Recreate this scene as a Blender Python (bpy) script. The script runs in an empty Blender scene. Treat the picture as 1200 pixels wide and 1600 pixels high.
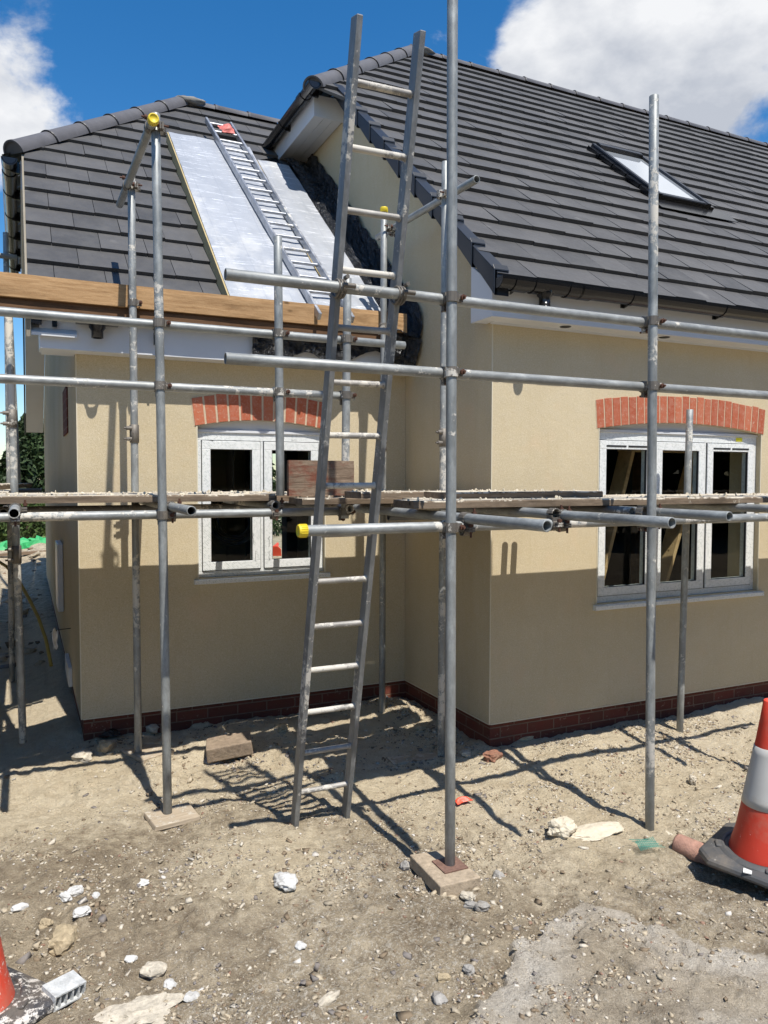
import bpy, math, random
import numpy as np
from mathutils import Vector, Matrix, Euler
random.seed(7); RS = np.random.RandomState(7)
PI = math.pi
sc = bpy.context.scene
COL = sc.collection

# ------------------------------------------------------------------ camera
F_, PITCH, ROLL, YAW = 1198.0, -0.0446, 0.002, -0.4397
CAM = Vector((-2.825, -4.325, 1.665))
fw = Vector((-math.sin(YAW)*math.cos(PITCH), math.cos(YAW)*math.cos(PITCH), math.sin(PITCH)))
rt = fw.cross(Vector((0, 0, 1))).normalized(); up = rt.cross(fw)
rt2 = rt*math.cos(ROLL)+up*math.sin(ROLL); up2 = up*math.cos(ROLL)-rt*math.sin(ROLL)
def ray(u, v): return fw+rt2*((u-600)/F_)-up2*((v-800)/F_)
def onP(u, v, n, c):
    d = ray(u, v); n = Vector(n); t = (c-n.dot(CAM))/n.dot(d); return CAM+d*t
def atY(u, v, y): return onP(u, v, (0, 1, 0), y)
def atX(u, v, x): return onP(u, v, (1, 0, 0), x)
def atZ(u, v, z): return onP(u, v, (0, 0, 1), z)
cd = bpy.data.cameras.new("camera"); cam = bpy.data.objects.new("camera", cd); COL.objects.link(cam)
M3 = Matrix((rt2, up2, -fw)).transposed()
cam.matrix_world = Matrix.Translation(CAM) @ M3.to_4x4()
cd.sensor_fit = 'HORIZONTAL'; cd.sensor_width = 36; cd.lens = F_/1200*36
cd.clip_start = 0.05; cd.clip_end = 2000
sc.camera = cam

# ------------------------------------------------------------------ material helpers
class NT:
    def __init__(s, name):
        s.m = bpy.data.materials.new(name); s.m.use_nodes = True
        s.t = s.m.node_tree; s.n = s.t.nodes; s.l = s.t.links
        s.b = s.n['Principled BSDF']; s.out = s.n['Material Output']
        s.tc = s.n.new('ShaderNodeTexCoord'); s.O = s.tc.outputs['Object']
    def lk(s, a, b): s.l.new(a, b)
    def map(s, scale=(1, 1, 1), loc=(0, 0, 0), src=None):
        k = s.n.new('ShaderNodeMapping'); k.inputs['Scale'].default_value = scale; k.inputs['Location'].default_value = loc
        s.lk(src or s.O, k.inputs['Vector']); return k.outputs[0]
    def noise(s, scale, detail=4, rough=.55, vec=None, dist=0):
        k = s.n.new('ShaderNodeTexNoise'); k.inputs['Scale'].default_value = scale; k.inputs['Detail'].default_value = detail
        k.inputs['Roughness'].default_value = rough; k.inputs['Distortion'].default_value = dist
        s.lk(vec or s.O, k.inputs['Vector']); return k.outputs['Fac']
    def vor(s, scale, vec=None, out='Distance', feature='F1'):
        k = s.n.new('ShaderNodeTexVoronoi'); k.inputs['Scale'].default_value = scale; k.feature = feature
        s.lk(vec or s.O, k.inputs['Vector']); return k.outputs[out]
    def ramp(s, fac, stops, interp='LINEAR'):
        k = s.n.new('ShaderNodeValToRGB'); cr = k.color_ramp; cr.interpolation = interp
        while len(cr.elements) > 1: cr.elements.remove(cr.elements[-1])
        for i, (p, c) in enumerate(stops):
            e = cr.elements[0] if i == 0 else cr.elements.new(p)
            e.position = p
            if not isinstance(c, (tuple, list)): c = (c, c, c)
            e.color = (c[0], c[1], c[2], 1)
        s.lk(fac, k.inputs[0]); return k.outputs[0]
    def mix(s, fac, a, b, mode='MIX'):
        k = s.n.new('ShaderNodeMix'); k.data_type = 'RGBA'; k.blend_type = mode
        for i, v in ((0, fac), (6, a), (7, b)):
            if isinstance(v, (int, float)): k.inputs[i].default_value = v if i == 0 else (v, v, v, 1)
            elif isinstance(v, (tuple, list)): k.inputs[i].default_value = (v[0], v[1], v[2], 1)
            else: s.lk(v, k.inputs[i])
        return k.outputs[2]
    def math(s, op, a, b=0.0):
        k = s.n.new('ShaderNodeMath'); k.operation = op
        for i, v in ((0, a), (1, b)):
            if isinstance(v, (int, float)): k.inputs[i].default_value = v
            else: s.lk(v, k.inputs[i])
        return k.outputs[0]
    def attr(s, name):
        k = s.n.new('ShaderNodeAttribute'); k.attribute_name = name; return k.outputs['Fac']
    def sep(s, v=None):
        k = s.n.new('ShaderNodeSeparateXYZ'); s.lk(v or s.O, k.inputs[0]); return k.outputs
    def normz(s):
        g = s.n.new('ShaderNodeNewGeometry'); return s.sep(g.outputs['Normal'])[2]
    def rnd(s): return s.n.new('ShaderNodeObjectInfo').outputs['Random']
    def offs(s):     # object coords shifted by a per-object random amount
        r = s.rnd(); c = s.n.new('ShaderNodeCombineXYZ')
        for i, f in enumerate((37.0, 91.0, 53.0)): s.lk(s.math('MULTIPLY', r, f), c.inputs[i])
        a = s.n.new('ShaderNodeVectorMath'); a.operation = 'ADD'; s.lk(s.O, a.inputs[0]); s.lk(c.outputs[0], a.inputs[1]); return a.outputs[0]
    def bump(s, h, strength=.3, dist=.01, prev=None):
        k = s.n.new('ShaderNodeBump'); k.inputs['Strength'].default_value = strength; k.inputs['Distance'].default_value = dist
        s.lk(h, k.inputs['Height'])
        if prev: s.lk(prev, k.inputs['Normal'])
        s.lk(k.outputs[0], s.b.inputs['Normal']); return k.outputs[0]
    def set(s, col=None, rough=None, metal=None, spec=None):
        for nm, v in (('Base Color', col), ('Roughness', rough), ('Metallic', metal), ('Specular IOR Level', spec)):
            if v is None: continue
            if isinstance(v, (int, float)): s.b.inputs[nm].default_value = v
            elif isinstance(v, (tuple, list)): s.b.inputs[nm].default_value = (v[0], v[1], v[2], 1)
            else: s.lk(v, s.b.inputs[nm])
        return s.m
MT = {}
def simple(name, col, rough=.6, metal=0, var=.25, nscale=12, bump=0, bscale=60, spec=.5):
    k = NT(name); v = k.offs()
    n = k.noise(nscale, 5, .6, v)
    c = k.mix(n, tuple(x*(1-var) for x in col), tuple(min(1, x*(1+var)) for x in col))
    if bump: k.bump(k.noise(bscale, 4, .6, v), bump, .004)
    k.set(c, rough, metal, spec); MT[name] = k.m; return k.m

def m_render():
    k = NT('cream_render')
    big = k.noise(.9, 5, .6); fine = k.noise(160, 3, .7); mid = k.noise(14, 4, .6)
    v = k.map((6, 6, .9)); streak = k.noise(3, 4, .6, v)
    c = k.mix(k.ramp(big, [(.3, 0), (.7, 1)]), (.515, .435, .295), (.61, .525, .375))
    c = k.mix(k.ramp(fine, [(.32, .55), (.56, 0)]), c, (.33, .26, .15)); c = k.mix(k.ramp(k.noise(70, 4, .75), [(.52, 0), (.68, .4)]), c, (.70, .62, .46))
    c = k.mix(k.ramp(streak, [(.55, 0), (.8, .22)]), c, (.40, .31, .18))
    zz = k.sep()[2]; mud = k.math('ADD', k.noise(38, 5, .8), k.ramp(zz, [(0, .16), (.55, 0)])); c = k.mix(k.ramp(mud, [(.68, 0), (.76, .55)]), c, (.40, .33, .23))
    pink = k.noise(2.1, 3, .6, k.map((1, 1, 1), (4, 2, 7)))
    c = k.mix(k.ramp(pink, [(.6, 0), (.75, .35)]), c, (.62, .45, .30))
    c = k.mix(k.ramp(mid, [(.35, .16), (.6, 0)]), c, (.5, .4, .22))
    nb = k.bump(fine, .5, .004); k.bump(k.noise(45, 3), .25, .004, nb)
    k.bump(k.noise(7, 4, .6), .12, .03, k.b.inputs['Normal'].links[0].from_socket); MT['render'] = k.set(c, .95, 0, 0)
m_render()
def m_brick():
    k = NT('red_brick'); x, y, z = k.sep()[:3]
    cb = k.n.new('ShaderNodeCombineXYZ'); k.lk(k.math('ADD', x, y), cb.inputs[0]); k.lk(z, cb.inputs[1])
    b = k.n.new('ShaderNodeTexBrick'); k.lk(cb.outputs[0], b.inputs['Vector'])
    b.inputs['Scale'].default_value = 1; b.inputs['Brick Width'].default_value = .225; b.inputs['Row Height'].default_value = .075
    b.inputs['Mortar Size'].default_value = .005; b.inputs['Mortar Smooth'].default_value = .2
    b.inputs['Color1'].default_value = (.15, .042, .028, 1); b.inputs['Color2'].default_value = (.09, .030, .022, 1); b.inputs['Mortar'].default_value = (.20, .13, .09, 1)
    n = k.noise(9, 5, .7); spl = k.noise(30, 4, .7)
    c = k.mix(k.ramp(n, [(.4, 0), (.75, .55)]), b.outputs['Color'], (.10, .055, .035))
    c = k.mix(k.ramp(spl, [(.62, 0), (.72, .5)]), c, (.42, .33, .25))
    nb = k.bump(k.math('SUBTRACT', 1.0, b.outputs['Fac']), .8, .008); k.bump(k.noise(90, 4), .4, .003, nb)
    MT['brick'] = k.set(c, .9, 0, .2)
m_brick()
def m_archbrick():
    k = NT('arch_brick'); r = k.attr('rnd'); n = k.noise(25, 5, .7)
    c = k.mix(r, (.34, .082, .042), (.46, .14, .072))
    c = k.mix(k.ramp(n, [(.42, 0), (.66, .6)]), c, (.42, .19, .13))
    c = k.mix(k.ramp(k.noise(60, 4, .8), [(.56, 0), (.68, .6)]), c, (.52, .40, .30))
    k.bump(k.noise(80, 4), .5, .003); MT['arch_brick'] = k.set(c, .9, 0, .2)
m_archbrick()
simple('bead', (.62, .56, .42), .6, 0, .1, 8)
simple('mortar', (.50, .40, .28), .95, 0, .25, 30, .5)
def m_tile():
    k = NT('roof_tile'); r = k.attr('rnd'); g = k.attr('seal')
    c = k.mix(r, (.047, .046, .046), (.078, .075, .073))
    c = k.mix(k.ramp(k.noise(3, 5, .7), [(.4, 0), (.75, .5)]), c, (.125, .12, .115))
    c = k.mix(k.ramp(k.noise(55, 4, .8), [(.64, 0), (.74, .4)]), c, (.2, .19, .18))
    c = k.mix(k.ramp(k.noise(1.7, 3, .6, k.map((1, 1, 1), (9, 3, 2))), [(.68, 0), (.74, .35)]), c, (.3, .29, .27))
    c = k.mix(k.math('MULTIPLY', g, .45), c, (.05, .055, .10))
    k.bump(k.noise(120, 3), .15, .003)
    MT['tile'] = k.set(c, k.ramp(k.noise(20, 3), [(.3, .5), (.7, .66)]), 0, .45)
m_tile()
simple('ridge', (.105, .102, .108), .62, 0, .3, 9, .25, 90, .4)
simple('ridge_mortar', (.22, .21, .19), .95, 0, .35, 18, .8, 50)
simple('verge_cap', (.014, .018, .026), .42, 0, .25, 6)
simple('black_plastic', (.009, .009, .010), .22, 0, .3, 8)
simple('roof_felt', (.012, .012, .014), .8)
simple('white_upvc', (.60, .61, .63), .32, 0, .05, 5)
simple('soffit_upvc', (.62, .63, .64), .4, 0, .06, 5)
simple('greige_board', (.235, .205, .155), .7, 0, .2, 6)
def m_film():     # protective film on the new window frames
    k = NT('upvc_with_film'); x, y, z = k.sep()[:3]
    a = k.math('FRACT', k.math('MULTIPLY', k.math('ADD', x, y), 28)); b = k.math('FRACT', k.math('MULTIPLY', z, 28))
    n = k.noise(62, 3, .6); n2 = k.noise(6, 3)
    f = k.ramp(n, [(.47, 0), (.57, 1)])
    f = k.math('MULTIPLY', f, k.ramp(k.math('FRACT', k.math('MULTIPLY', k.math('ADD', k.math('ADD', x, y), k.math('MULTIPLY', z, 1.0)), 55)), [(.35, 0), (.45, 1)]))
    c = k.mix(k.math('MULTIPLY', f, .5), (.71, .72, .71), (.30, .34, .32))
    c = k.mix(k.ramp(n2, [(.5, 0), (.8, .3)]), c, (.6, .62, .6))
    MT['film'] = k.set(c, .35, 0, .5)
m_film()
simple('rubber_seal', (.02, .02, .022), .5)
def m_glass():
    k = NT('window_glass'); k.n.remove(k.b)
    tr = k.n.new('ShaderNodeBsdfTransparent'); tr.inputs[0].default_value = (.90, .93, .92, 1)
    gl = k.n.new('ShaderNodeBsdfGlossy'); gl.inputs['Roughness'].default_value = .01; gl.inputs['Color'].default_value = (1, 1, 1, 1)
    fr = k.n.new('ShaderNodeFresnel'); fr.inputs[0].default_value = 1.33
    mx = k.n.new('ShaderNodeMixShader'); gg = k.n.new('ShaderNodeNewGeometry'); k.lk(k.math('MULTIPLY', fr.outputs[0], k.math('SUBTRACT', 1.0, gg.outputs['Backfacing'])), mx.inputs[0]); k.lk(tr.outputs[0], mx.inputs[1]); k.lk(gl.outputs[0], mx.inputs[2])
    k.lk(mx.outputs[0], k.out.inputs[0]); MT['glass'] = k.m
m_glass()
def m_sky_glass():
    k = NT('skylight_glass'); MT['sky_glass'] = k.set((.62, .66, .70), .02, .62, 1.0)
m_sky_glass()
def m_galv(name, base, splash, rough=.45, metal=.55):
    k = NT(name); v = k.offs(); r = k.rnd()
    vs = k.map((1, 1, .35), (0, 0, 0), v)
    n = k.noise(30, 6, .75, vs); n2 = k.noise(5, 5, .65, v)
    c = k.mix(k.ramp(n, [(.32, 0), (.68, 1)]), tuple(x*.58 for x in base), tuple(x*1.3 for x in base))
    c = k.mix(k.ramp(n2, [(.38, 0), (.62, .75)]), c, tuple(x*.62 for x in (base[0], base[1]*1.0, base[2]*1.0)))
    s1 = k.noise(26, 6, .75, v); s2 = k.noise(2.2, 3, .6, v)
    thr = k.math('ADD', k.math('MULTIPLY', s2, 1.1), k.math('MULTIPLY', r, .16))
    f = k.ramp(k.math('MULTIPLY', k.math('ADD', s1, thr), .5), [((1.24-splash)/2, 0), ((1.29-splash)/2, 1)])
    rst = k.noise(7, 5, .7, k.map((1, 1, 1), (3, 8, 1), v))
    c = k.mix(k.ramp(rst, [(.66, 0), (.76, .5)]), c, (.13, .075, .045))
    c = k.mix(f, c, (.55, .52, .46))
    fm = k.math('SUBTRACT', 1.0, f)
    k.bump(k.math('ADD', k.math('MULTIPLY', f, 1.0), k.math('MULTIPLY', n, .25)), .45, .002)
    MT[name] = k.set(c, k.mix(f, k.ramp(n, [(.3, rough-.08), (.7, rough+.12)]), .9), k.math('MULTIPLY', fm, metal), .5)
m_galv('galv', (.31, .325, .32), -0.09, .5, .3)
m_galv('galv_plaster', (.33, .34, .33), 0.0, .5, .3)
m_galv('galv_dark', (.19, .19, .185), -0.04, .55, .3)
m_galv('ladder_metal', (.26, .27, .275), -0.1, .5, .4)
m_galv('rung_metal', (.42, .40, .37), 0.08, .6, .4)
m_galv('alu', (.52, .53, .55), -0.1, .38, .75)
m_galv('coupler_metal', (.20, .18, .155), 0.0, .6, .5)
simple('rusty_bolt', (.10, .045, .028), .8, .3, .5, 60)
simple('yellow_cap', (.72, .55, .03), .5, 0, .2, 30)
def m_wood(name, c1, c2, crust, knots=True):
    k = NT(name); v = k.offs(); vs = k.map((1.6, 22, 22), (0, 0, 0), v)
    g = k.noise(3, 6, .65, vs, .6); g2 = k.noise(1.2, 4, .6, k.map((1, 5, 5), (0, 0, 0), v))
    c = k.mix(k.ramp(g, [(.3, 0), (.7, 1)]), c1, c2)
    c = k.mix(k.ramp(g2, [(.5, 0), (.8, .5)]), c, tuple(x*.45 for x in c1))
    c = k.mix(k.ramp(k.noise(2.2, 7, .75, k.map((.7, 3, 3), (5, 1, 0), v)), [(.52, 0), (.66, .65)]), c, tuple(x*.5 for x in c1))
    if knots:
        kv = k.vor(5.5, k.map((.8, 1.6, 1.6), (0, 0, 0), v)); c = k.mix(k.ramp(kv, [(.05, .85), (.13, 0)]), c, tuple(x*.3 for x in c1))
    if crust:
        nz = k.normz(); n = k.noise(9, 6, .75, v)
        f = k.ramp(k.math('ADD', k.math('MULTIPLY', k.ramp(nz, [(.3, 0), (.8, 1)]), .38), n), [(1.0-crust, 0), (1.05-crust, 1)])
        c = k.mix(f, c, k.mix(k.noise(14, 5, .7, v), (.62, .56, .46), (.42, .37, .29)))
        k.bump(k.math('ADD', k.math('MULTIPLY', f, .6), k.math('MULTIPLY', k.noise(60, 5, .7, v), .5)), .6, .006)
    else: k.bump(g, .35, .003)
    MT[name] = k.set(c, .88, 0, .2)
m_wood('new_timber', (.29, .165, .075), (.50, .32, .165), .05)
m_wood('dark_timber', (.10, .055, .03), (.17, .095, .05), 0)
m_wood('grey_board', (.12, .088, .06), (.25, .19, .135), .36)
m_wood('weathered_board', (.16, .11, .075), (.27, .20, .14), .1)
m_wood('pale_pad', (.34, .27, .19), (.47, .39, .29), .12)
m_wood('frame_timber', (.50, .31, .15), (.62, .42, .22), 0)
def m_toe():
    k = NT('toe_board_wood'); v = k.offs(); vs = k.map((1.6, 20, 12), (0, 0, 0), v)
    g = k.noise(3, 7, .8, vs, 1.6)
    c = k.mix(k.ramp(g, [(.3, 0), (.7, 1)]), (.10, .065, .045), (.30, .225, .16))
    c = k.mix(k.ramp(k.noise(6, 5, .7, k.map((1, 1, 1.6), (0, 0, 0), v)), [(.48, 0), (.62, .8)]), c, (.17, .05, .03))
    k.bump(g, .9, .008); MT['toe'] = k.set(c, .9, 0, .2)
m_toe()
def m_foil():
    k = NT('insulation_foil'); x, y, z = k.sep()[:3]
    def line(c, per, w, ph=0.0):
        t = k.math('FRACT', k.math('ADD', k.math('DIVIDE', c, per), ph)); return k.ramp(t, [(0, 1), (w, 0), (1-w, 0), (1, 1)])
    ln = k.math('MAXIMUM', line(x, .20, .035), line(y, .30, .03))
    crk = k.noise(7, 7, .78, k.map((.55, 5.5, 1)), .5); crk2 = k.noise(5, 6, .75, k.map((1, 2.2, 1)), .8)
    c = k.mix(k.ramp(k.noise(2.3, 4, .6), [(.3, 0), (.7, 1)]), (.35, .37, .40), (.46, .475, .50))
    c = k.mix(k.math('MULTIPLY', ln, .5), c, (.32, .34, .38))
    c = k.mix(k.ramp(crk, [(.565, 0), (.63, .85)]), c, (.85, .86, .88))
    dust = k.noise(1.3, 9, .72, k.map((1, .7, 1), (.35, .6, 0)))
    f = k.ramp(dust, [(.54, 0), (.74, .7)])
    c = k.mix(f, c, (.56, .54, .48))
    nb = k.bump(crk2, .12, .015); k.bump(crk, .3, .004, nb)
    MT['foil'] = k.set(c, k.mix(f, .48, .8), k.math('MULTIPLY', k.math('SUBTRACT', 1.0, f), .45), .5)
m_foil()
simple('insulation_core', (.42, .33, .17), .9, 0, .25, 25, .4)
def m_membrane():
    k = NT('black_membrane'); n = k.math('ADD', k.noise(16, 5, .6, None, 1.5), k.vor(17, k.map((1, 1, .6)), 'Distance', 'F2'))
    c = k.mix(k.ramp(k.noise(7, 4), [(.5, 0), (.75, .5)]), (.012, .013, .016), (.06, .063, .07))
    k.bump(n, 1.0, .07); MT['membrane'] = k.set(c, .24, 0, .9)
m_membrane()
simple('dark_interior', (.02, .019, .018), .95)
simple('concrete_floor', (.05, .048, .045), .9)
simple('cable', (.012, .012, .013), .35)
def m_plaster():
    k = NT('plaster_lump'); n = k.noise(30, 6, .7)
    c = k.mix(n, (.45, .38, .27), (.72, .66, .54)); k.bump(n, .8, .01); MT['plaster'] = k.set(c, .95, 0, .15)
m_plaster()
def m_stone():
    k = NT('stone_chips'); r = k.attr('rnd')
    c = k.ramp(r, [(0, (.62, .56, .46)), (.16, (.52, .44, .32)), (.46, (.40, .345, .26)), (.60, (.22, .20, .19)), (.72, (.24, .18, .12)), (.93, (.68, .64, .58)), (.975, (.30, .18, .13))], 'CONSTANT')
    c = k.mix(k.ramp(k.noise(40, 5, .7), [(.35, .5), (.65, 0)]), c, (.16, .13, .09))
    k.bump(k.noise(90, 4), .6, .003); MT['stone'] = k.set(c, .92, 0, .2)
m_stone()
def m_rock(name, col): 
    k = NT(name); v = k.offs(); n = k.noise(26, 6, .75, v)
    c = k.mix(k.ramp(n, [(.3, 0), (.7, 1)]), tuple(x*.62 for x in col), tuple(min(1, x*1.2) for x in col))
    c = k.mix(k.ramp(k.noise(9, 4, .6, v), [(.55, 0), (.7, .4)]), c, (.2, .16, .11))
    k.bump(n, 1, .01); MT[name] = k.set(c, .93, 0, .2)
m_rock('pale_rock', (.56, .50, .40)); m_rock('grey_rock', (.36, .34, .31)); m_rock('tan_rock', (.46, .37, .24)); m_rock('slab_concrete', (.43, .345, .25))
m_rock('block_brown', (.30, .23, .165)); m_rock('white_rag', (.66, .65, .62)); m_rock('pink_clay', (.42, .24, .18)); m_rock('red_brickbit', (.30, .15, .10)); m_rock('vent_grey', (.55, .56, .55))
m_rock('plate_rust', (.22, .13, .10))
simple('orange_plastic', (.80, .075, .03), .45, 0, .25, 30)
simple('pink_plastic', (.62, .16, .13), .6, 0, .25, 30)
simple('teal_mesh', (.06, .30, .24), .6); simple('green_net', (.04, .36, .12), .6, 0, .3, 20)
simple('yellow_hose', (.42, .29, .05), .6); simple('rope', (.6, .55, .42), .8)
simple('yellow_label', (.75, .68, .03), .6); simple('white_label', (.75, .75, .72), .6)
def m_cone(name, col, splat):
    k = NT(name); n = k.noise(24, 6, .8); n2 = k.noise(5, 4, .6)
    c = k.mix(n2, tuple(x*.8 for x in col), tuple(min(1, x*1.15) for x in col))
    c = k.mix(k.ramp(n, [(.69-splat, 0), (.73-splat, .9)]), c, (.72, .68, .62))
    c = k.mix(k.ramp(k.noise(3.5, 7, .75), [(.48, 0), (.7, .45)]), c, (.30, .24, .17))
    k.bump(k.noise(14, 3), .12, .004); MT[name] = k.set(c, .5, 0, .4)
m_cone('cone_red', (.60, .05, .025), .03); m_cone('cone_white', (.50, .49, .46), .02); m_cone('cone_black', (.085, .085, .085), .06)
m_cone('cone_red_splashed', (.62, .06, .03), .13); m_cone('cone_black_splashed', (.05, .05, .055), .17); m_cone('cone_white_splashed', (.7, .69, .66), .1)
def m_ground():
    k = NT('site_ground'); sand = k.attr('sand'); slab = k.attr('slab'); chalk = k.attr('chalk')
    n1 = k.noise(1.6, 6, .7); n2 = k.noise(11, 6, .75); n3 = k.noise(70, 5, .8); n4 = k.noise(28, 5, .75, k.map((1, 1, 1), (5, 1, 2)))
    dirt = k.mix(k.ramp(n1, [(.3, 0), (.7, 1)]), (.31, .245, .165), (.58, .485, .345))
    dirt = k.mix(k.ramp(n2, [(.35, .7), (.6, 0)]), dirt, (.16, .12, .078))
    sd = k.mix(k.ramp(n1, [(.3, 0), (.7, 1)]), (.60, .50, .34), (.74, .64, .47))
    sd = k.mix(k.ramp(n2, [(.33, .6), (.6, 0)]), sd, (.48, .38, .25))
    f = k.ramp(k.math('ADD', sand, k.math('MULTIPLY', k.math('SUBTRACT', n2, .5), .9)), [(.3, 0), (.75, 1)])
    c = k.mix(f, dirt, sd)
    c = k.mix(k.ramp(k.math('ADD', n4, k.math('MULTIPLY', chalk, .12)), [(.66, 0), (.76, .7)]), c, (.60, .55, .46))
    c = k.mix(k.ramp(k.math('ADD', n3, k.math('MULTIPLY', chalk, .07)), [(.585, 0), (.66, .8)]), c, (.64, .58, .48))
    c = k.mix(k.ramp(n3, [(.26, .55), (.38, 0)]), c, (.12, .085, .05))
    sl = k.mix(k.ramp(n2, [(.3, 0), (.7, 1)]), (.52, .46, .375), (.70, .64, .545))
    sl = k.mix(k.ramp(n3, [(.58, 0), (.68, .6)]), sl, (.62, .58, .51))
    sl = k.mix(k.ramp(n3, [(.30, .6), (.45, 0)]), sl, (.20, .16, .11)); sl = k.mix(k.ramp(n4, [(.60, 0), (.72, .6)]), sl, (.25, .19, .12)); sl = k.mix(k.ramp(n1, [(.45, 0), (.62, .6)]), sl, (.45, .37, .27))
    c = k.mix(slab, c, sl)
    n5 = k.noise(190, 4, .75); c = k.mix(k.ramp(n5, [(.30, .35), (.42, 0), (.60, 0), (.72, .4)]), c, k.mix(k.ramp(n5, [(.45, 0), (.55, 1)]), (.10, .075, .05), (.66, .60, .50))); k.set(c)
    nb = k.bump(n5, .7, .004); nb = k.bump(n3, 1.0, .014, nb); k.bump(n4, 1.0, .03, nb)
    MT['ground'] = k.set(c, .95, 0, .15)
m_ground()
def m_leaf(name, col):
    k = NT(name); r = k.attr('rnd')
    c = k.mix(r, tuple(x*.55 for x in col), tuple(x*1.5 for x in col)); MT[name] = k.set(c, .6, 0, .3)
    k.b.inputs['Subsurface Weight'].default_value = 0
m_leaf('conifer_leaf', (.030, .052, .016)); m_leaf('shrub_leaf', (.07, .11, .028)); simple('bark', (.08, .055, .035), .9)

# ------------------------------------------------------------------ mesh helpers
class MB:
    def __init__(s): s.v = []; s.f = []; s.r = []; s.mi = []; s.cur = 0; s.smooth = []
    def add(s, vs, fs, rnd=None, smooth=False):
        o = len(s.v); s.v += [tuple(v) for v in vs]
        for f in fs: s.f.append(tuple(o+i for i in f)); s.r.append(random.random() if rnd is None else rnd); s.mi.append(s.cur); s.smooth.append(smooth)
    def box(s, c, size, R=None, rnd=None, jit=0):
        hx, hy, hz = size[0]/2, size[1]/2, size[2]/2; c = Vector(c)
        vs = [Vector((x, y, z)) for x in (-hx, hx) for y in (-hy, hy) for z in (-hz, hz)]
        if jit: vs = [v+Vector([random.uniform(-jit, jit) for _ in range(3)]) for v in vs]
        if R is not None: vs = [R @ v for v in vs]
        r = random.random() if rnd is None else rnd
        s.add([v+c for v in vs], [(0, 1, 3, 2), (4, 6, 7, 5), (0, 4, 5, 1), (2, 3, 7, 6), (0, 2, 6, 4), (1, 5, 7, 3)], r)
    def bbox(s, x0, x1, y0, y1, z0, z1, rnd=None): s.box(((x0+x1)/2, (y0+y1)/2, (z0+z1)/2), (x1-x0, y1-y0, z1-z0), None, rnd)
    def ext(s, poly, d, rnd=None):       # polygon (3D list) extruded by vector d
        n = len(poly); d = Vector(d); p = [Vector(q) for q in poly]
        s.add(p+[q+d for q in p], [tuple(range(n))[::-1], tuple(range(n, 2*n))]+[(i, (i+1) % n, n+(i+1) % n, n+i) for i in range(n)], rnd)
    def tube(s, pts, r, n=10, caps=True, rnd=None):
        pts = [Vector(p) for p in pts]; rings = []
        rr = r if isinstance(r, (list, tuple)) else [r]*len(pts)
        prev = None
        for i, p in enumerate(pts):
            t = (pts[min(i+1, len(pts)-1)]-pts[max(i-1, 0)]).normalized()
            a = prev if prev is not None else (Vector((0, 0, 1)) if abs(t.z) < .9 else Vector((1, 0, 0)))
            u = (a-t*a.dot(t)).normalized(); prev = u; w = t.cross(u)
            rings.append([p+u*rr[i]*math.cos(2*PI*j/n)+w*rr[i]*math.sin(2*PI*j/n) for j in range(n)])
        vs = [v for R in rings for v in R]
        fs = [(i*n+j, i*n+(j+1) % n, (i+1)*n+(j+1) % n, (i+1)*n+j) for i in range(len(pts)-1) for j in range(n)]
        s.add(vs, fs, rnd, True)
        if caps:
            s.add(rings[0], [tuple(range(n))[::-1]], rnd); s.add(rings[-1], [tuple(range(n))], rnd)
    def lathe(s, prof, n=32, c=(0, 0, 0), R=None, rnd=None, smooth=True):
        c = Vector(c); vs = []
        for (r, z) in prof:
            for j in range(n):
                v = Vector((r*math.cos(2*PI*j/n), r*math.sin(2*PI*j/n), z)); vs.append((R @ v if R is not None else v)+c)
        fs = [(i*n+j, i*n+(j+1) % n, (i+1)*n+(j+1) % n, (i+1)*n+j) for i in range(len(prof)-1) for j in range(n)]
        s.add(vs, fs, rnd, smooth)
    def mesh(s, name, mats, org=(0, 0, 0), bevel=0):
        me = bpy.data.meshes.new(name); o = Vector(org)
        me.from_pydata([(v[0]-o.x, v[1]-o.y, v[2]-o.z) for v in s.v], [], s.f)
        a = me.attributes.new('rnd', 'FLOAT', 'FACE'); a.data.foreach_set('value', s.r)
        for m in (mats if isinstance(mats, (list, tuple)) else [mats]): me.materials.append(MT[m])
        me.polygons.foreach_set('material_index', s.mi); me.polygons.foreach_set('use_smooth', s.smooth)
        me.update(); return me
W = {}
def tag(o, label=None, cat=None, group=None, kind=None):
    if label: o['label'] = label
    if cat: o['category'] = cat
    if group: o['group'] = group
    if kind: o['kind'] = kind
    return o
def place(o, parent, M):
    COL.objects.link(o)
    if parent is not None:
        o.parent = parent; o.matrix_parent_inverse = Matrix.Identity(4); o.matrix_basis = W[parent.name].inverted() @ M
    else: o.matrix_basis = M
    W[o.name] = M.copy()
    return o
def thing(name, loc, label, cat, group=None):
    o = bpy.data.objects.new(name, None); o.empty_display_size = .1
    place(o, None, Matrix.Translation(Vector(loc))); return tag(o, label, cat, group)
def part(name, mb, mats, parent=None, org=None, label=None, bevel=0):
    """mesh given in world coordinates; origin at org (or at its parent's origin)"""
    if org is None: org = W[parent.name].translation if parent is not None else Vector((0, 0, 0))
    me = mb.mesh(name, mats, org); o = bpy.data.objects.new(name, me)
    place(o, parent, Matrix.Translation(Vector(org)))
    if label: o['label'] = label
    if bevel:
        b = o.modifiers.new('bevel', 'BEVEL'); b.width = bevel; b.segments = 2; b.limit_method = 'ANGLE'
    return o
def local(name, me, parent, M, label=None):
    o = bpy.data.objects.new(name, me); place(o, parent, M)
    if label: o['label'] = label
    return o
def basis(x=None, y=None, z=None, o=(0, 0, 0)):
    M = Matrix((x, y, z)).transposed().to_4x4(); M.translation = Vector(o); return M
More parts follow.
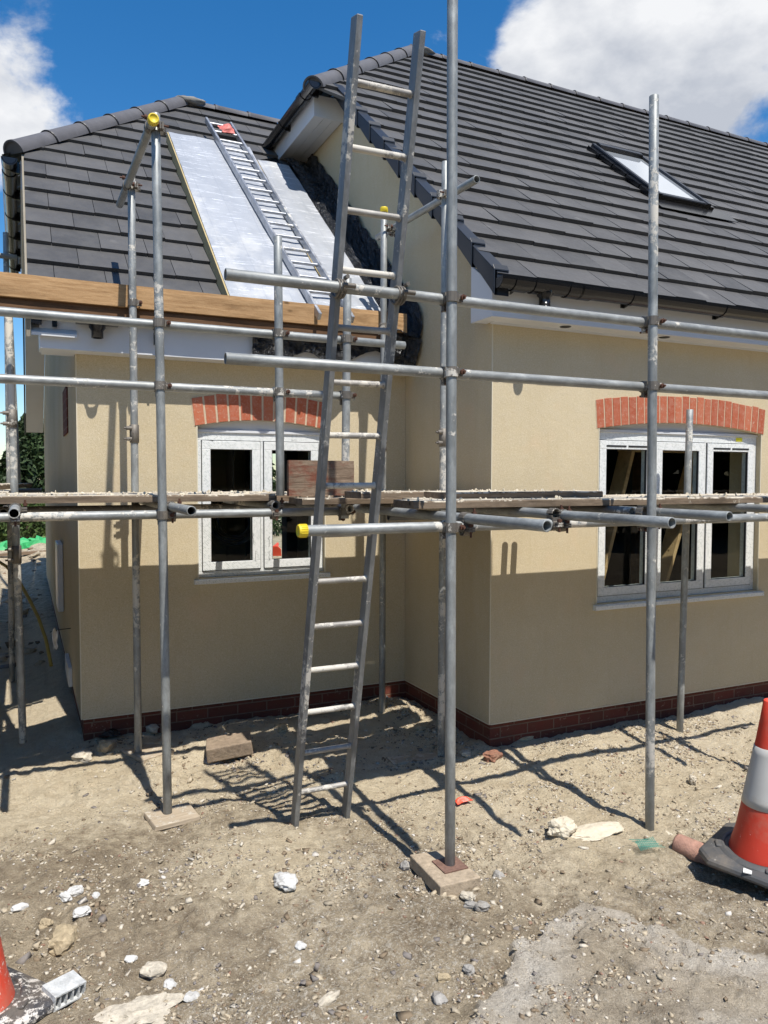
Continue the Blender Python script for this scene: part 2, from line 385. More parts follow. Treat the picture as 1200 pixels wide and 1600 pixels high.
def frameZ(p0, p1):
    z = (Vector(p1)-Vector(p0)).normalized(); a = Vector((1, 0, 0)) if abs(z.x) < .9 else Vector((0, 1, 0))
    x = (a-z*a.dot(z)).normalized(); return basis(x, z.cross(x), z, p0)
def frameX(p0, p1, upv=(0, 0, 1)):
    x = (Vector(p1)-Vector(p0)).normalized(); u = Vector(upv); z = (u-x*u.dot(x)).normalized(); return basis(x, z.cross(x), z, p0)

# ------------------------------------------------------------------ ground
def vnoise(x, y, s, seed):
    rs = np.random.RandomState(seed); T = rs.rand(256, 256)
    X = x/s; Y = y/s; xi = np.floor(X).astype(int); yi = np.floor(Y).astype(int); fx = X-xi; fy = Y-yi
    fx = fx*fx*(3-2*fx); fy = fy*fy*(3-2*fy)
    g = lambda a, b: T[a % 256, b % 256]
    return (g(xi, yi)*(1-fx)+g(xi+1, yi)*fx)*(1-fy)+(g(xi, yi+1)*(1-fx)+g(xi+1, yi+1)*fx)*fy
def sstep(a, b, v):
    t = np.clip((v-a)/(b-a), 0, 1); return t*t*(3-2*t)
slab_px = [(722, 1605), (752, 1575), (790, 1535), (800, 1500), (808, 1470), (850, 1430), (905, 1405), (1000, 1420), (1090, 1470), (1250, 1520), (1400, 1700), (700, 1800), (640, 1680)]
slab_w = [tuple(atZ(u, v, -.18)[:2]) for u, v in slab_px]
def poly_dist(x, y, P):
    ins = np.zeros(x.shape, bool); d = np.full(x.shape, 1e9)
    for i in range(len(P)):
        ax, ay = P[i]; bx, by = P[(i+1) % len(P)]
        c = ((ay > y) != (by > y)) & (x < (bx-ax)*(y-ay)/((by-ay) if abs(by-ay) > 1e-9 else 1e-9)+ax); ins ^= c
        t = np.clip(((x-ax)*(bx-ax)+(y-ay)*(by-ay))/((bx-ax)**2+(by-ay)**2), 0, 1)
        d = np.minimum(d, np.hypot(x-ax-t*(bx-ax), y-ay-t*(by-ay)))
    return np.where(ins, d, -d)
def walldist(x, y):
    # distance outside of the two wings' footprints
    dB = np.where(x > 0, -y, np.hypot(x, np.minimum(0, 0)+np.where(y < 0, y, 0)))
    dB = np.where((x > 0) & (y > 0), 0, dB)
    dA = np.where((x > -2.49) & (y > 1.27), 0, np.where(x > -2.49, 1.27-y, np.hypot(x+2.49, np.minimum(y-1.27, 0))))
    return np.maximum(0, np.minimum(np.abs(dA), np.abs(dB)))
def gz(x, y, full=True):
    x = np.asarray(x, float); y = np.asarray(y, float)
    wd = walldist(x, y)
    h = -.205+.05*np.exp(-(wd/.28)**2)+.03*(vnoise(x, y, .9, 1)-.5)
    h += .09*np.exp(-(((x+.28)/.22)**2+((y-1.02)/.24)**2))          # heap in the inner corner
    h += .035*np.exp(-(((x-.55)/.5)**2+((y+.30)/.16)**2))
    h += .03*np.exp(-(((x-1.9)/.6)**2+((y+.45)/.2)**2))
    h += .05*np.exp(-(((x+1.25)/.45)**2+((y-1.0)/.18)**2))
    h -= .05*sstep(-2.5, -2.9, x)*sstep(1.3, 3, y)
    h -= .05*sstep(.6, 3.0, x)*sstep(-.1, -.6, y)*0
    h += .45*np.exp(-(((x+3.2)/2.4)**2+((y-13.0)/2.2)**2))*(.7+.6*vnoise(x, y, .5, 9))
    far = np.maximum(np.abs(x+1), np.abs(y))
    near = 1-sstep(4, 9, far)
    h += .036*(vnoise(x, y, .31, 2)-.5)*near+.026*(vnoise(x, y, .12, 3)-.5)*near
    if full:
        h += (.014*(vnoise(x, y, .06, 4)-.5)+.012*(vnoise(x+9, y, .031, 5)-.5)+.006*(vnoise(x+3, y+5, .017, 15)-.5))*near
        cl = sstep(.62, .8, vnoise(x, y, .075, 6))*sstep(.4, .7, vnoise(x, y, .6, 7)); h += .018*cl*near
        sd = poly_dist(x, y, slab_w)+.07*(vnoise(x, y, .1, 8)-.5)+.16*(vnoise(x, y, .33, 18)-.5)*sstep(-1.3, -.8, x)+.03*(vnoise(x, y, .035, 19)-.5)
        h += .030*sstep(-.004, .010, sd)*sstep(-.2, -1.0, x)
    return h
def axis(a, b, st, far0, far1):
    c = list(np.arange(a, b, st)); s = st; v = c[-1]
    while v < far1: s *= 1.22; v += s; c.append(v)
    s = st; v = c[0]; L = []
    while v > far0: s *= 1.22; v -= s; L.append(v)
    return np.array(L[::-1]+c)
gx = axis(-3.9, 3.2, .0165, -400, 400); gy = axis(-2.9, 1.4, .0145, -400, 600)
GX, GY = np.meshgrid(gx, gy); GZ = gz(GX, GY)
nx, ny = len(gx), len(gy)
me = bpy.data.meshes.new('ground'); V = np.stack([GX.ravel(), GY.ravel(), GZ.ravel()], 1)
ii = (np.arange(ny-1)[:, None]*nx+np.arange(nx-1)[None, :]).ravel()
me.vertices.add(len(V)); me.vertices.foreach_set('co', V.ravel())
me.loops.add(len(ii)*4); me.polygons.add(len(ii))
me.loops.foreach_set('vertex_index', np.stack([ii, ii+1, ii+nx+1, ii+nx], 1).ravel().astype(np.int32))
me.polygons.foreach_set('loop_start', (np.arange(len(ii))*4).astype(np.int32)); me.update(calc_edges=True)
me.polygons.foreach_set('use_smooth', np.ones(len(ii), bool))
wd = walldist(GX, GY)
sand = .16+.85*sstep(2.1, .7, wd)+.35*(vnoise(GX, GY, .7, 21)-.5)
sand = np.maximum(sand, .9*np.exp(-(((GX+1.75)/.55)**2+((GY+.75)/.55)**2)))
sand = np.where(GY > 6, .45, sand)
sdist = poly_dist(GX, GY, slab_w)+.07*(vnoise(GX, GY, .1, 8)-.5)+.16*(vnoise(GX, GY, .33, 18)-.5)*sstep(-1.3, -.8, GX)+.03*(vnoise(GX, GY, .035, 19)-.5)
slab = sstep(-.004, .01, sdist)*(.25+.75*sstep(.35, .02, sdist+.35*(vnoise(GX, GY, .25, 31)-.5)))
chalk = sstep(.5, .8, vnoise(GX, GY, .45, 33))*.8+.5*np.exp(-(((GX+2.3)/.4)**2+((GY+1.5)/.3)**2))
for nm, A in (('sand', sand), ('slab', slab), ('chalk', chalk)):
    a = me.attributes.new(nm, 'FLOAT', 'POINT'); a.data.foreach_set('value', np.clip(A, 0, 1).ravel().astype(np.float32))
me.materials.append(MT['ground'])
tag(place(bpy.data.objects.new('ground', me), None, Matrix.Identity(4)), kind='structure')
def G(x, y): return float(gz(x, y))
def atG(u, v):
    p = atZ(u, v, -.19)
    for _ in range(6): p = atZ(u, v, G(p.x, p.y))
    return p

# ico rock
PHI = (1+5**.5)/2
IV = [Vector(v).normalized() for v in [(-1, PHI, 0), (1, PHI, 0), (-1, -PHI, 0), (1, -PHI, 0), (0, -1, PHI), (0, 1, PHI), (0, -1, -PHI), (0, 1, -PHI), (PHI, 0, -1), (PHI, 0, 1), (-PHI, 0, -1), (-PHI, 0, 1)]]
IF = [(0, 11, 5), (0, 5, 1), (0, 1, 7), (0, 7, 10), (0, 10, 11), (1, 5, 9), (5, 11, 4), (11, 10, 2), (10, 7, 6), (7, 1, 8), (3, 9, 4), (3, 4, 2), (3, 2, 6), (3, 6, 8), (3, 8, 9), (4, 9, 5), (2, 4, 11), (6, 2, 10), (8, 6, 7), (9, 8, 1)]
CVn = np.array([(x, y, z) for x in (-.62, .62) for y in (-.62, .62) for z in (-.62, .62)], float); CF = np.array([(0, 1, 3, 2), (4, 6, 7, 5), (0, 4, 5, 1), (2, 3, 7, 6), (0, 2, 6, 4), (1, 5, 7, 3)])
def scatter(N, seed, smin, smax, region, clump=True):
    rs = np.random.RandomState(seed); P = []
    while len(P) < N:
        x = rs.uniform(region[0], region[1], 4000); y = rs.uniform(region[2], region[3], 4000)
        w = walldist(x, y) > .03
        if clump:
            dens = .05+.95*sstep(.42, .8, .6*vnoise(x, y, .22, 41+seed)+.4*vnoise(x, y, .07, 45+seed))*sstep(.25, .7, vnoise(x, y, .8, 42)+.25*sstep(1.0, 2.2, walldist(x, y)))
            w &= rs.rand(4000) < dens
        P += list(zip(x[w], y[w]))
    P = np.array(P[:N]); ang = rs.uniform(-.9, .9, N); s = smin*(smax/smin)**(rs.rand(N)**2.6); z = gz(P[:, 0], P[:, 1])
    th = rs.rand(N)*2*PI; c, sn = np.cos(th), np.sin(th)
    sc3 = np.stack([rs.uniform(.7, 1.35, N), rs.uniform(.5, 1, N), rs.uniform(.3, .75, N)], 1)
    V = (CVn[None]+rs.uniform(-.38, .38, (N, 8, 3)))*sc3[:, None]*(1+rs.uniform(-.35, .35, (N, 8, 1)))
    X = V[..., 0]*c[:, None]-V[..., 1]*sn[:, None]; Y = V[..., 0]*sn[:, None]+V[..., 1]*c[:, None]
    tl = rs.uniform(-.35, .35, (N, 1)); Z = V[..., 2]+X*tl
    X = X*s[:, None]+P[:, :1]; Y = Y*s[:, None]+P[:, 1:]; Z = Z*s[:, None]+(z+s*.10)[:, None]
    VV = np.stack([X, Y, Z], 2).reshape(-1, 3)
    FF = (CF[None]+(np.arange(N)*8)[:, None, None]).reshape(-1, 4)
    return VV, FF, np.repeat(rs.rand(N), 6)
def npmesh(name, VV, FF, rn, mat):
    me = bpy.data.meshes.new(name); me.vertices.add(len(VV)); me.vertices.foreach_set('co', VV.ravel())
    k = FF.shape[1]
    me.loops.add(len(FF)*k); me.polygons.add(len(FF)); me.loops.foreach_set('vertex_index', FF.ravel().astype(np.int32))
    me.polygons.foreach_set('loop_start', (np.arange(len(FF))*k).astype(np.int32)); me.update(calc_edges=True)
    a = me.attributes.new('rnd', 'FLOAT', 'FACE'); a.data.foreach_set('value', rn.astype(np.float32)); me.materials.append(MT[mat]); return me
A1 = scatter(46000, 3, .0018, .013, (-3.6, 2.2, -2.6, .1)); A2 = scatter(2600, 5, .004, .02, (-2.6, 0, 0, 1.24)); A3 = scatter(420, 6, .01, .03, (-3.4, 2.4, -2.4, 1.0)); A5 = scatter(1900, 12, .007, .022, (-3.6, 1.6, -2.4, -.6)); A4 = scatter(1500, 8, .03, .12, (-7, -2.6, 4, 20), False)
o4 = np.cumsum([0]+[len(a[0]) for a in (A1, A2, A3, A4)])
me = npmesh('gravel', np.concatenate([a[0] for a in (A1, A2, A3, A4, A5)]), np.concatenate([a[1]+o for a, o in zip((A1, A2, A3, A4, A5), o4)]), np.concatenate([a[2] for a in (A1, A2, A3, A4, A5)]), 'stone')
tag(place(bpy.data.objects.new('gravel', me), None, Matrix.Identity(4)), 'loose stone chips and crumbs scattered over the dirt', 'gravel', None, 'stuff')

from mathutils import noise as mnoise
def rock(name, loc, size, mat, label, cat, seed, rough=.25, sub=3, smooth=False, group=None, rot=0, boxy=0.0, parent=None):
    import bmesh
    bm = bmesh.new(); bmesh.ops.create_icosphere(bm, subdivisions=sub, radius=1)
    R = Matrix.Rotation(rot, 3, 'Z')
    for v in bm.verts:
        p = v.co.copy()
        if boxy: 
            m = max(abs(p.x), abs(p.y), abs(p.z)); p = p.lerp(p/m, boxy)
        n = mnoise.fractal(p*1.3+Vector((seed*3.1, seed, 0)), .9, 2.2, 4); p *= 1+rough*n
        n2 = mnoise.noise(p*5+Vector((seed, 0, 0))); p *= 1+rough*.25*n2
        v.co = R @ Vector((p.x*size[0]/2, p.y*size[1]/2, p.z*size[2]/2))
    me = bpy.data.meshes.new(name); bm.to_mesh(me); bm.free(); me.materials.append(MT[mat])
    if smooth: me.polygons.foreach_set('use_smooth', [True]*len(me.polygons))
    o = bpy.data.objects.new(name, me); place(o, parent, Matrix.Translation(Vector(loc)))
    if parent is None: tag(o, label, cat, group)
    return o

# ------------------------------------------------------------------ sky
wd_ = bpy.data.worlds.new("World"); sc.world = wd_; wd_.use_nodes = True
T = wd_.node_tree; Nn = T.nodes; Ll = T.links; bg = Nn['Background']
SUN_EL = math.radians(61.3); SUN_AZ = math.radians(5.5)      # towards +X from -Y
sunv = Vector((math.sin(SUN_AZ)*math.cos(SUN_EL), -math.cos(SUN_AZ)*math.cos(SUN_EL), math.sin(SUN_EL)))
sky = Nn.new('ShaderNodeTexSky'); sky.sky_type = 'NISHITA'; sky.sun_disc = False; sky.sun_elevation = SUN_EL
sky.sun_rotation = math.atan2(sunv.x, sunv.y); sky.air_density = 1.0; sky.dust_density = .25; sky.ozone_density = 3.0
tc = Nn.new('ShaderNodeTexCoord')
hs = Nn.new('ShaderNodeHueSaturation'); hs.inputs['Saturation'].default_value = 1.36; hs.inputs['Value'].default_value = 2.45
Ll.new(sky.outputs[0], hs.inputs['Color'])
def wn(kind): return Nn.new(kind)
mp = wn('ShaderNodeMapping'); mp.inputs['Scale'].default_value = (1, 1, 1.7); Ll.new(tc.outputs['Generated'], mp.inputs[0])
nz = wn('ShaderNodeTexNoise'); nz.inputs['Scale'].default_value = 5.5; nz.inputs['Detail'].default_value = 12; nz.inputs['Roughness'].default_value = .62; nz.inputs['Distortion'].default_value = .25
Ll.new(mp.outputs[0], nz.inputs['Vector'])
def wmath(op, a, b=0.0):
    k = wn('ShaderNodeMath'); k.operation = op
    for i, v in ((0, a), (1, b)):
        if isinstance(v, (int, float)): k.inputs[i].default_value = v
        else: Ll.new(v, k.inputs[i])
    return k.outputs[0]
def blob(u, v, rad, amp):
    d = ray(u, v).normalized(); dp = wn('ShaderNodeVectorMath'); dp.operation = 'DOT_PRODUCT'
    Ll.new(tc.outputs['Generated'], dp.inputs[0]); dp.inputs[1].default_value = d
    k = wn('ShaderNodeMapRange'); k.interpolation_type = 'SMOOTHSTEP'; Ll.new(dp.outputs['Value'], k.inputs['Value'])
    k.inputs['From Min'].default_value = math.cos(rad); k.inputs['From Max'].default_value = math.cos(rad*.25); k.inputs['To Max'].default_value = amp
    return k.outputs[0]
acc = wmath('SUBTRACT', nz.outputs['Fac'], .15)
for b in [(2600, -2500, .6, .16), (-2200, -1500, .5, .14), (1040, 70, .28, .20), (900, 70, .10, .10), (980, 130, .08, .08), (815, 100, .045, .10), (1150, 40, .2, .12), (1110, 190, .07, .08), (10, 190, .10, .20), (-140, 190, .14, .16), (90, 195, .05, .09), (165, 70, .05, .12), (60, 60, .05, .06), (430, 182, .035, .14), (680, 15, .05, .13), (60, 480, .10, .16), (20, 10, .09, .12)]:  # the wide leading blobs are unseen clouds added to neutralise blue sky fill
    acc = wmath('ADD', acc, blob(*b))
rd = ray(1015, 300).normalized(); nn_ = Vector((0, -.6564, .7545)); rd = rd-nn_*2*rd.dot(nn_)
def blobd(d, rad, amp):
    dp = wn('ShaderNodeVectorMath'); dp.operation = 'DOT_PRODUCT'; Ll.new(tc.outputs['Generated'], dp.inputs[0]); dp.inputs[1].default_value = d
    k = wn('ShaderNodeMapRange'); k.interpolation_type = 'SMOOTHSTEP'; Ll.new(dp.outputs['Value'], k.inputs['Value'])
    k.inputs['From Min'].default_value = math.cos(rad); k.inputs['From Max'].default_value = math.cos(rad*.25); k.inputs['To Max'].default_value = amp; return k.outputs[0]
acc = wmath('ADD', acc, blobd(rd, .22, .22))
for b in [(480, 60, .26, -.15), (60, 20, .10, -.13), (120, 90, .05, -.08), (260, 90, .10, -.12), (1185, 195, .035, -.16), (740, 40, .05, -.05)]:
    acc = wmath('ADD', acc, blob(*b))
cf = wn('ShaderNodeValToRGB'); cf.color_ramp.elements[0].position = .43; cf.color_ramp.elements[1].position = .63; cf.color_ramp.interpolation = 'EASE'; Ll.new(acc, cf.inputs[0])
nz2 = wn('ShaderNodeTexNoise'); nz2.inputs['Scale'].default_value = 6; nz2.inputs['Detail'].default_value = 7; nz2.inputs['Roughness'].default_value = .55
mp2 = wn('ShaderNodeMapping'); mp2.inputs['Location'].default_value = (1.2, .4, .25); mp2.inputs['Scale'].default_value = (1, 1, 1.7); Ll.new(tc.outputs['Generated'], mp2.inputs[0]); Ll.new(mp2.outputs[0], nz2.inputs['Vector'])
cr = wn('ShaderNodeValToRGB'); e = cr.color_ramp.elements; e[0].position = .38; e[0].color = (8.6, 9.2, 10.4, 1); e[1].position = .60; e[1].color = (14.6, 14.8, 15.2, 1); Ll.new(nz2.outputs['Fac'], cr.inputs[0])
mx = wn('ShaderNodeMix'); mx.data_type = 'RGBA'; Ll.new(cf.outputs[0], mx.inputs[0]); Ll.new(hs.outputs[0], mx.inputs[6]); Ll.new(cr.outputs[0], mx.inputs[7])
Ll.new(mx.outputs[2], bg.inputs['Color']); bg.inputs['Strength'].default_value = .050
sd = bpy.data.lights.new('sun', 'SUN'); sd.energy = 5.0; sd.angle = math.radians(.53); sd.color = (1, .955, .88)
so = bpy.data.objects.new('sun', sd); COL.objects.link(so); so.rotation_euler = (-sunv).to_track_quat('-Z', 'Y').to_euler(); so.location = (0, -5, 12)
sc.view_settings.view_transform = 'Standard'; sc.view_settings.look = 'None'; sc.view_settings.exposure = .32; sc.view_settings.gamma = 1
# ------------------------------------------------------------------ house
HOUSE = thing('house', (0, 0, -.11), 'new cream rendered house with grey tiled half-hipped roofs and red brick plinth', 'house')
DA = 1.27; LA = -2.49
def arc(x, x0, x1, zs, rise):
    t = (x-(x0+x1)/2)/((x1-x0)/2); return zs+rise*(1-t*t)
def wall_front(mb, x0, x1, y, zt, ox0, ox1, oz0, zs, rise, th=.3):
    y1 = y+th
    mb.bbox(x0, ox0, y, y1, 0, zt); mb.bbox(ox1, x1, y, y1, 0, zt); mb.bbox(ox0, ox1, y, y1, 0, oz0)
    n = 24
    for i in range(n):
        a = ox0+(ox1-ox0)*i/n; b = ox0+(ox1-ox0)*(i+1)/n
        za, zb = arc(a, ox0, ox1, zs, rise), arc(b, ox0, ox1, zs, rise)
        mb.add([(a, y, za), (b, y, zb), (b, y, zt), (a, y, zt), (a, y1, za), (b, y1, zb), (b, y1, zt), (a, y1, zt)], [(0, 1, 2, 3), (0, 4, 5, 1), (7, 6, 5, 4)])
WB = (.905, 2.575, .755, 2.005); WA = (-1.685, -.70, .93, 2.0)     # window frame rectangles
HA, HB = 2.50, 2.70
w = MB()
wall_front(w, .3, 9.2, 0, HB, WB[0], WB[1], WB[2], 2.02, .062)
w.ext([(0, 0, 0), (0, 4.0, 0), (0, 4.0, 5.3), (0, 2.63, 5.3), (0, 0, 3.02)], (.3, 0, 0))
w.ext([(0, 7.4, 0), (0, 8.9, 0), (0, 8.9, 2.9), (0, 7.4, 4.2)], (.3, 0, 0))
w.ext([(0, 4.0, 2.5), (0, 7.4, 2.5), (0, 7.4, 4.2), (0, 6.27, 5.3), (0, 4.0, 5.3)], (.3, 0, 0))
w.bbox(9.0, 9.2, .3, 8.9, 0, 5)
w.bbox(0.3, 9.0, 0.30, 0.6, 2.45, 2.70)
part('wall', w, 'render', HOUSE, label='cream rendered wall of the right-hand wing')
w = MB()
wall_front(w, LA+.3, -.002, DA, HA, WA[0], WA[1], WA[2], 2.035, .055)
w.ext([(LA, DA, 0), (LA, 10, 0), (LA, 10, 2.65), (LA, 7.1, 4.3), (LA, 3.0, 4.3), (LA, DA, 2.80)], (.3, 0, 0))
part('wall', w, 'render', HOUSE, label='cream rendered wall of the left-hand wing')
# rear walls, floor and ceiling close the rooms
rx0, rx1 = atY(421, 800, 8.9).x, atY(448, 800, 8.9).x
w = MB()
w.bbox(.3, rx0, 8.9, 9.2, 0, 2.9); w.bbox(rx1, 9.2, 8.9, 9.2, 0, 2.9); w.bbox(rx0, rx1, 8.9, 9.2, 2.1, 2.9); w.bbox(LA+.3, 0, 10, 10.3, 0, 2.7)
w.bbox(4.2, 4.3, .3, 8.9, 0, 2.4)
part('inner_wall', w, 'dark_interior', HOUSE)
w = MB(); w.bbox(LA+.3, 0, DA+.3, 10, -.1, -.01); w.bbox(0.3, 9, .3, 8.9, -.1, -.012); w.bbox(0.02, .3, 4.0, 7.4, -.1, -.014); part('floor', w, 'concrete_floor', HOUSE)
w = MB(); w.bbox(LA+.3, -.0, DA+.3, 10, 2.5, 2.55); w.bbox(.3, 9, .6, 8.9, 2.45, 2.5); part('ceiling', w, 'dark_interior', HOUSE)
# plinth
w = MB(); w.ext([(.014, .014, -.6), (9.2, .014, -.6), (9.2, .3, -.6), (.3, .3, -.6), (.3, DA+.3, -.6), (LA+.3, DA+.3, -.6), (LA+.3, 10, -.6), (LA+.014, 10, -.6), (LA+.014, DA+.014, -.6), (.014, DA+.014, -.6)], (0, 0, .6))
part('brick_plinth', w, 'brick', HOUSE)
# beads
w = MB(); e = .0025
w.bbox(-e, .004, -e, .004, -.004, HB); w.bbox(LA-e, LA+.004, DA-e, DA+.004, -.004, HA)
w.bbox(.010, 9.2, -e, .008, -.006, .0005); w.bbox(LA+.010, -e, DA-e, DA+.008, -.006, .0005); w.bbox(-e, .008, .010, DA, -.006, .0005); w.bbox(LA-e, LA+.008, DA+.010, 10, -.006, .0005)
for x0, x1, y, z0, zs in ((WB[0], WB[1], 0, WB[2], 2.02), (WA[0], WA[1], DA, WA[2], 2.035)):
    for x in (x0, x1): w.bbox(x-.004, x+.004, y-.003, y+.006, z0, zs)
part('render_bead', w, 'bead', HOUSE)
# red air brick in the plinth of the right wing
p = atY(993, 1102, .01)
w = MB(); w.bbox(p.x-.10, p.x+.10, .006, .02, -.07, -.012)
for i in range(9): w.bbox(p.x-.092+i*.0225, p.x-.083+i*.0225, .002, .008, -.064, -.018)
part('air_brick', w, 'brick', HOUSE)
# segmental brick arches
def arch(name, x0, x1, y, zs, rise, h, n, gapw, label):
    m = MB(); b = MB(); cx = (x0+x1)/2
    # radial lines meet far below
    half = (x1-x0)/2; Rr = (half*half+rise*rise)/(2*rise); cz = zs+rise-Rr; a1 = math.asin(half/Rr)*1.0; splay = 2.2
    def P(t, r):   # t in -1..1
        x = cx+half*t; z = arc(x, x0, x1, zs, rise); a = a1*t*.55
        return Vector((x+math.sin(a)*r, y, z+math.cos(a)*r))
    for i in range(n):
        t0, t1 = -1+2*i/n, -1+2*(i+1)/n; g = gapw/(x1-x0)
        j = random.uniform(-.006, .006); hh = h+random.uniform(-.004, .004)
        q = [P(t0+g, .003), P(t1-g, .003), P(t1-g, hh), P(t0+g, hh)]
        b.ext([v+Vector((0, -.006+j*.3, 0)) for v in q], (0, .105, 0))
    pts = [P(-1+2*i/30, .001) for i in range(31)]+[P(1-2*i/30, h-.002) for i in range(31)]
    for i in range(30):
        q = [pts[i], pts[i+1], pts[60-i], pts[61-i]]; m.ext([v+Vector((0, -.0025, 0)) for v in q], (0, .1, 0))
    a = part('brick_arch', b, 'arch_brick', HOUSE, label=label, bevel=.002)
    part('mortar', m, 'mortar', a)
arch('b', .885, 2.595, 0, 2.018, .062, .203, 23, .009, 'red soldier brick arch over the right window')
arch('a', -1.705, -.69, DA, 2.033, .055, .203, 12, .014, 'red brick arch with thick pale joints over the left window')
# windows
def window(x0, x1, y, z0, z1, n, zs, rise, vents, label, sill_label=None):
    fy = y+.045; D = .07; fr = .038; m = MB()
    m.bbox(x0, x1, fy, fy+D, z1-.062, z1); m.bbox(x0, x1, fy, fy+D, z0, z0+.045)
    m.bbox(x0, x0+fr, fy, fy+D, z0+.045, z1-.062); m.bbox(x1-fr, x1, fy, fy+D, z0+.045, z1-.062)
    W_ = (x1-x0-2*fr); pitch = W_/n; mull = .022
    for i in range(1, n):
        cx = x0+fr+pitch*i; m.bbox(cx-mull/2, cx+mull/2, fy+.002, fy+D, z0+.045, z1-.062)
    wo = part('window', m, 'film', HOUSE, org=(x0, fy, z0), label=label, bevel=.002)
    # white infill under the arch
    m = MB()
    for i in range(20):
        a = x0+(x1-x0)*i/20; b = x0+(x1-x0)*(i+1)/20
        m.ext([(a, fy+.008, z1+.001), (b, fy+.008, z1+.001), (b, fy+.008, arc(b, x0, x1, zs, rise)+.004), (a, fy+.008, arc(a, x0, x1, zs, rise)+.004)], (0, .03, 0))
    m.bbox(x0, x1, fy-.012, fy+.006, z1-.004, z1+.014)
    part('head_infill', m, 'white_upvc', wo)
    for i in range(n):
        a = x0+fr+pitch*i+(mull/2 if i else 0)+.004; b = x0+fr+pitch*(i+1)-(mull/2 if i < n-1 else 0)-.004
        c, d = z0+.049, z1-.066; s = .062; Y0, Y1 = fy-.012, fy+.05
        m = MB(); m.bbox(a, b, Y0, Y1, d-s, d); m.bbox(a, b, Y0, Y1, c, c+s); m.bbox(a, a+s, Y0, Y1, c+s, d-s); m.bbox(b-s, b, Y0, Y1, c+s, d-s)
        so_ = part('sash', m, 'film', wo, bevel=.003)
        g = MB(); t = .004
        g.bbox(a+s-.001, b-s+.001, fy+.012, fy+.016, c+s-.001, d-s+.001); part('pane', g, 'glass', wo)
        g = MB(); g.bbox(a+s, a+s+t, Y0+.006, fy+.011, c+s, d-s); g.bbox(b-s-t, b-s, Y0+.006, fy+.011, c+s, d-s); g.bbox(a+s+t, b-s-t, Y0+.006, fy+.011, d-s-t, d-s); g.bbox(a+s+t, b-s-t, Y0+.006, fy+.011, c+s, c+s+t)
        g.bbox(a-.004, a, fy-.003, fy+.03, c-.004, d+.004); g.bbox(b, b+.004, fy-.003, fy+.03, c-.004, d+.004); g.bbox(a, b, fy-.003, fy+.03, d, d+.004); g.bbox(a, b, fy-.003, fy+.03, c-.004, c)
        part('gasket', g, 'rubber_seal', wo)
        if vents and i in vents:
            g = MB(); L = (b-a-.14)/2
            for k in (0, 1):
                u0 = a+.06+k*(L+.02); g.bbox(u0, u0+L, Y0-.003, Y0+.002, d-.045, d-.033)
            part('trickle_vent', g, 'rubber_seal', wo)
        # reveal jamb pieces seen through the panes
    m = MB(); m.ext([(x0-.028, y-.035, z0-.040), (x0-.028, y-.035, z0-.012), (x0-.028, fy-.013, z0-.001), (x0-.028, fy+.06, z0-.001), (x0-.028, fy+.06, z0-.040)], (x1-x0+.056, 0, 0))
    m.bbox(x0-.031, x0-.028, y-.037, fy-.013, z0-.042, z0-.004); m.bbox(x1+.028, x1+.031, y-.037, fy-.013, z0-.042, z0-.004)
    part('sill', m, 'film', wo, bevel=.002)
    return wo
wb = window(*WB[:2], 0, WB[2], WB[3], 3, 2.02, .062, (0, 2), 'three-light white window of the right wing')
wa = window(*WA[:2], DA, WA[2], WA[3], 2, 2.035, .055, None, 'two-light white window of the left wing')
p = atY(1155, 687, .042); m = MB(); m.bbox(p.x-.035, p.x+.035, .041, .044, p.z-.014, p.z+.014); part('sticker', m, 'yellow_label', wb)
# fitters' pen marks on the left window's film
random.seed(3)
def pen(pts): m = MB(); m.tube(pts, .0012, 4); part('pen_mark', m, 'rubber_seal', wa)
for k, (u, v) in enumerate([(396, 840), (420, 845), (399, 868), (421, 868)]):
    q = atY(u, v, DA+.0315); pen([(q.x+random.uniform(-.007, .007), DA+.0322, q.z-.045+.009*j) for j in range(10)])
for (u, v) in [(330, 688), (372, 688), (460, 688)]:
    q = atY(u, v, DA+.0315); pen([(q.x-.03+.006*j, DA+.0322, q.z+random.uniform(-.004, .004)) for j in range(10)])

# ---- roofs
SL = .87; ca = 1/math.hypot(1, SL); sa = SL*ca
def tiles(mb, rows, zf, y0, dy, xl, xr, x0, pitch=.30, skip=None, dirn=1, n=None):
    nrm = Vector((0, -sa*dirn, ca))
    for r in range(rows):
        ya = y0+dy*dirn*r; yb = y0+dy*dirn*(r+1.12)
        L, Rr = xl(ya), xr(ya); L2, R2 = xl(y0+dy*dirn*(r+1)), xr(y0+dy*dirn*(r+1))
        lo, hi = min(L, L2), max(Rr, R2); off = pitch/2*(r % 2)
        k = math.floor((lo-x0-off)/pitch)
        while x0+off+k*pitch < hi:
            a = x0+off+k*pitch; b = a+pitch-.004; k += 1
            j = random.gauss(0, .0022); j2 = j+random.gauss(0, .0018)
            aa, ab = max(a, L), max(a, L2); ba, bb = min(b, Rr), min(b, R2)
            if ba-aa < .01 and bb-ab < .01: continue
            ba = max(ba, aa+.002); bb = max(bb, ab+.002)
            def P(x, yy, h): return Vector((x, yy, zf(yy)))+nrm*h
            h0, h1, th = .040, .010, .030; yj = random.gauss(0, .003)
            v = [P(aa, ya+yj, h0+j), P(ba, ya+yj, h0+j2), P(bb, yb, h1), P(ab, yb, h1), P(aa, ya+yj, h0-th+j), P(ba, ya+yj, h0-th+j2), P(bb, yb, h1-.02), P(ab, yb, h1-.02)]
            f = [(0, 1, 2, 3), (4, 5, 1, 0), (0, 3, 7, 4), (1, 5, 6, 2), (4, 7, 6, 5)]
            if dirn < 0: f = [q[::-1] for q in f]
            mb.add(v, f)
zB = lambda y: 3.10+SL*y
zA = lambda y: 1.815+SL*y
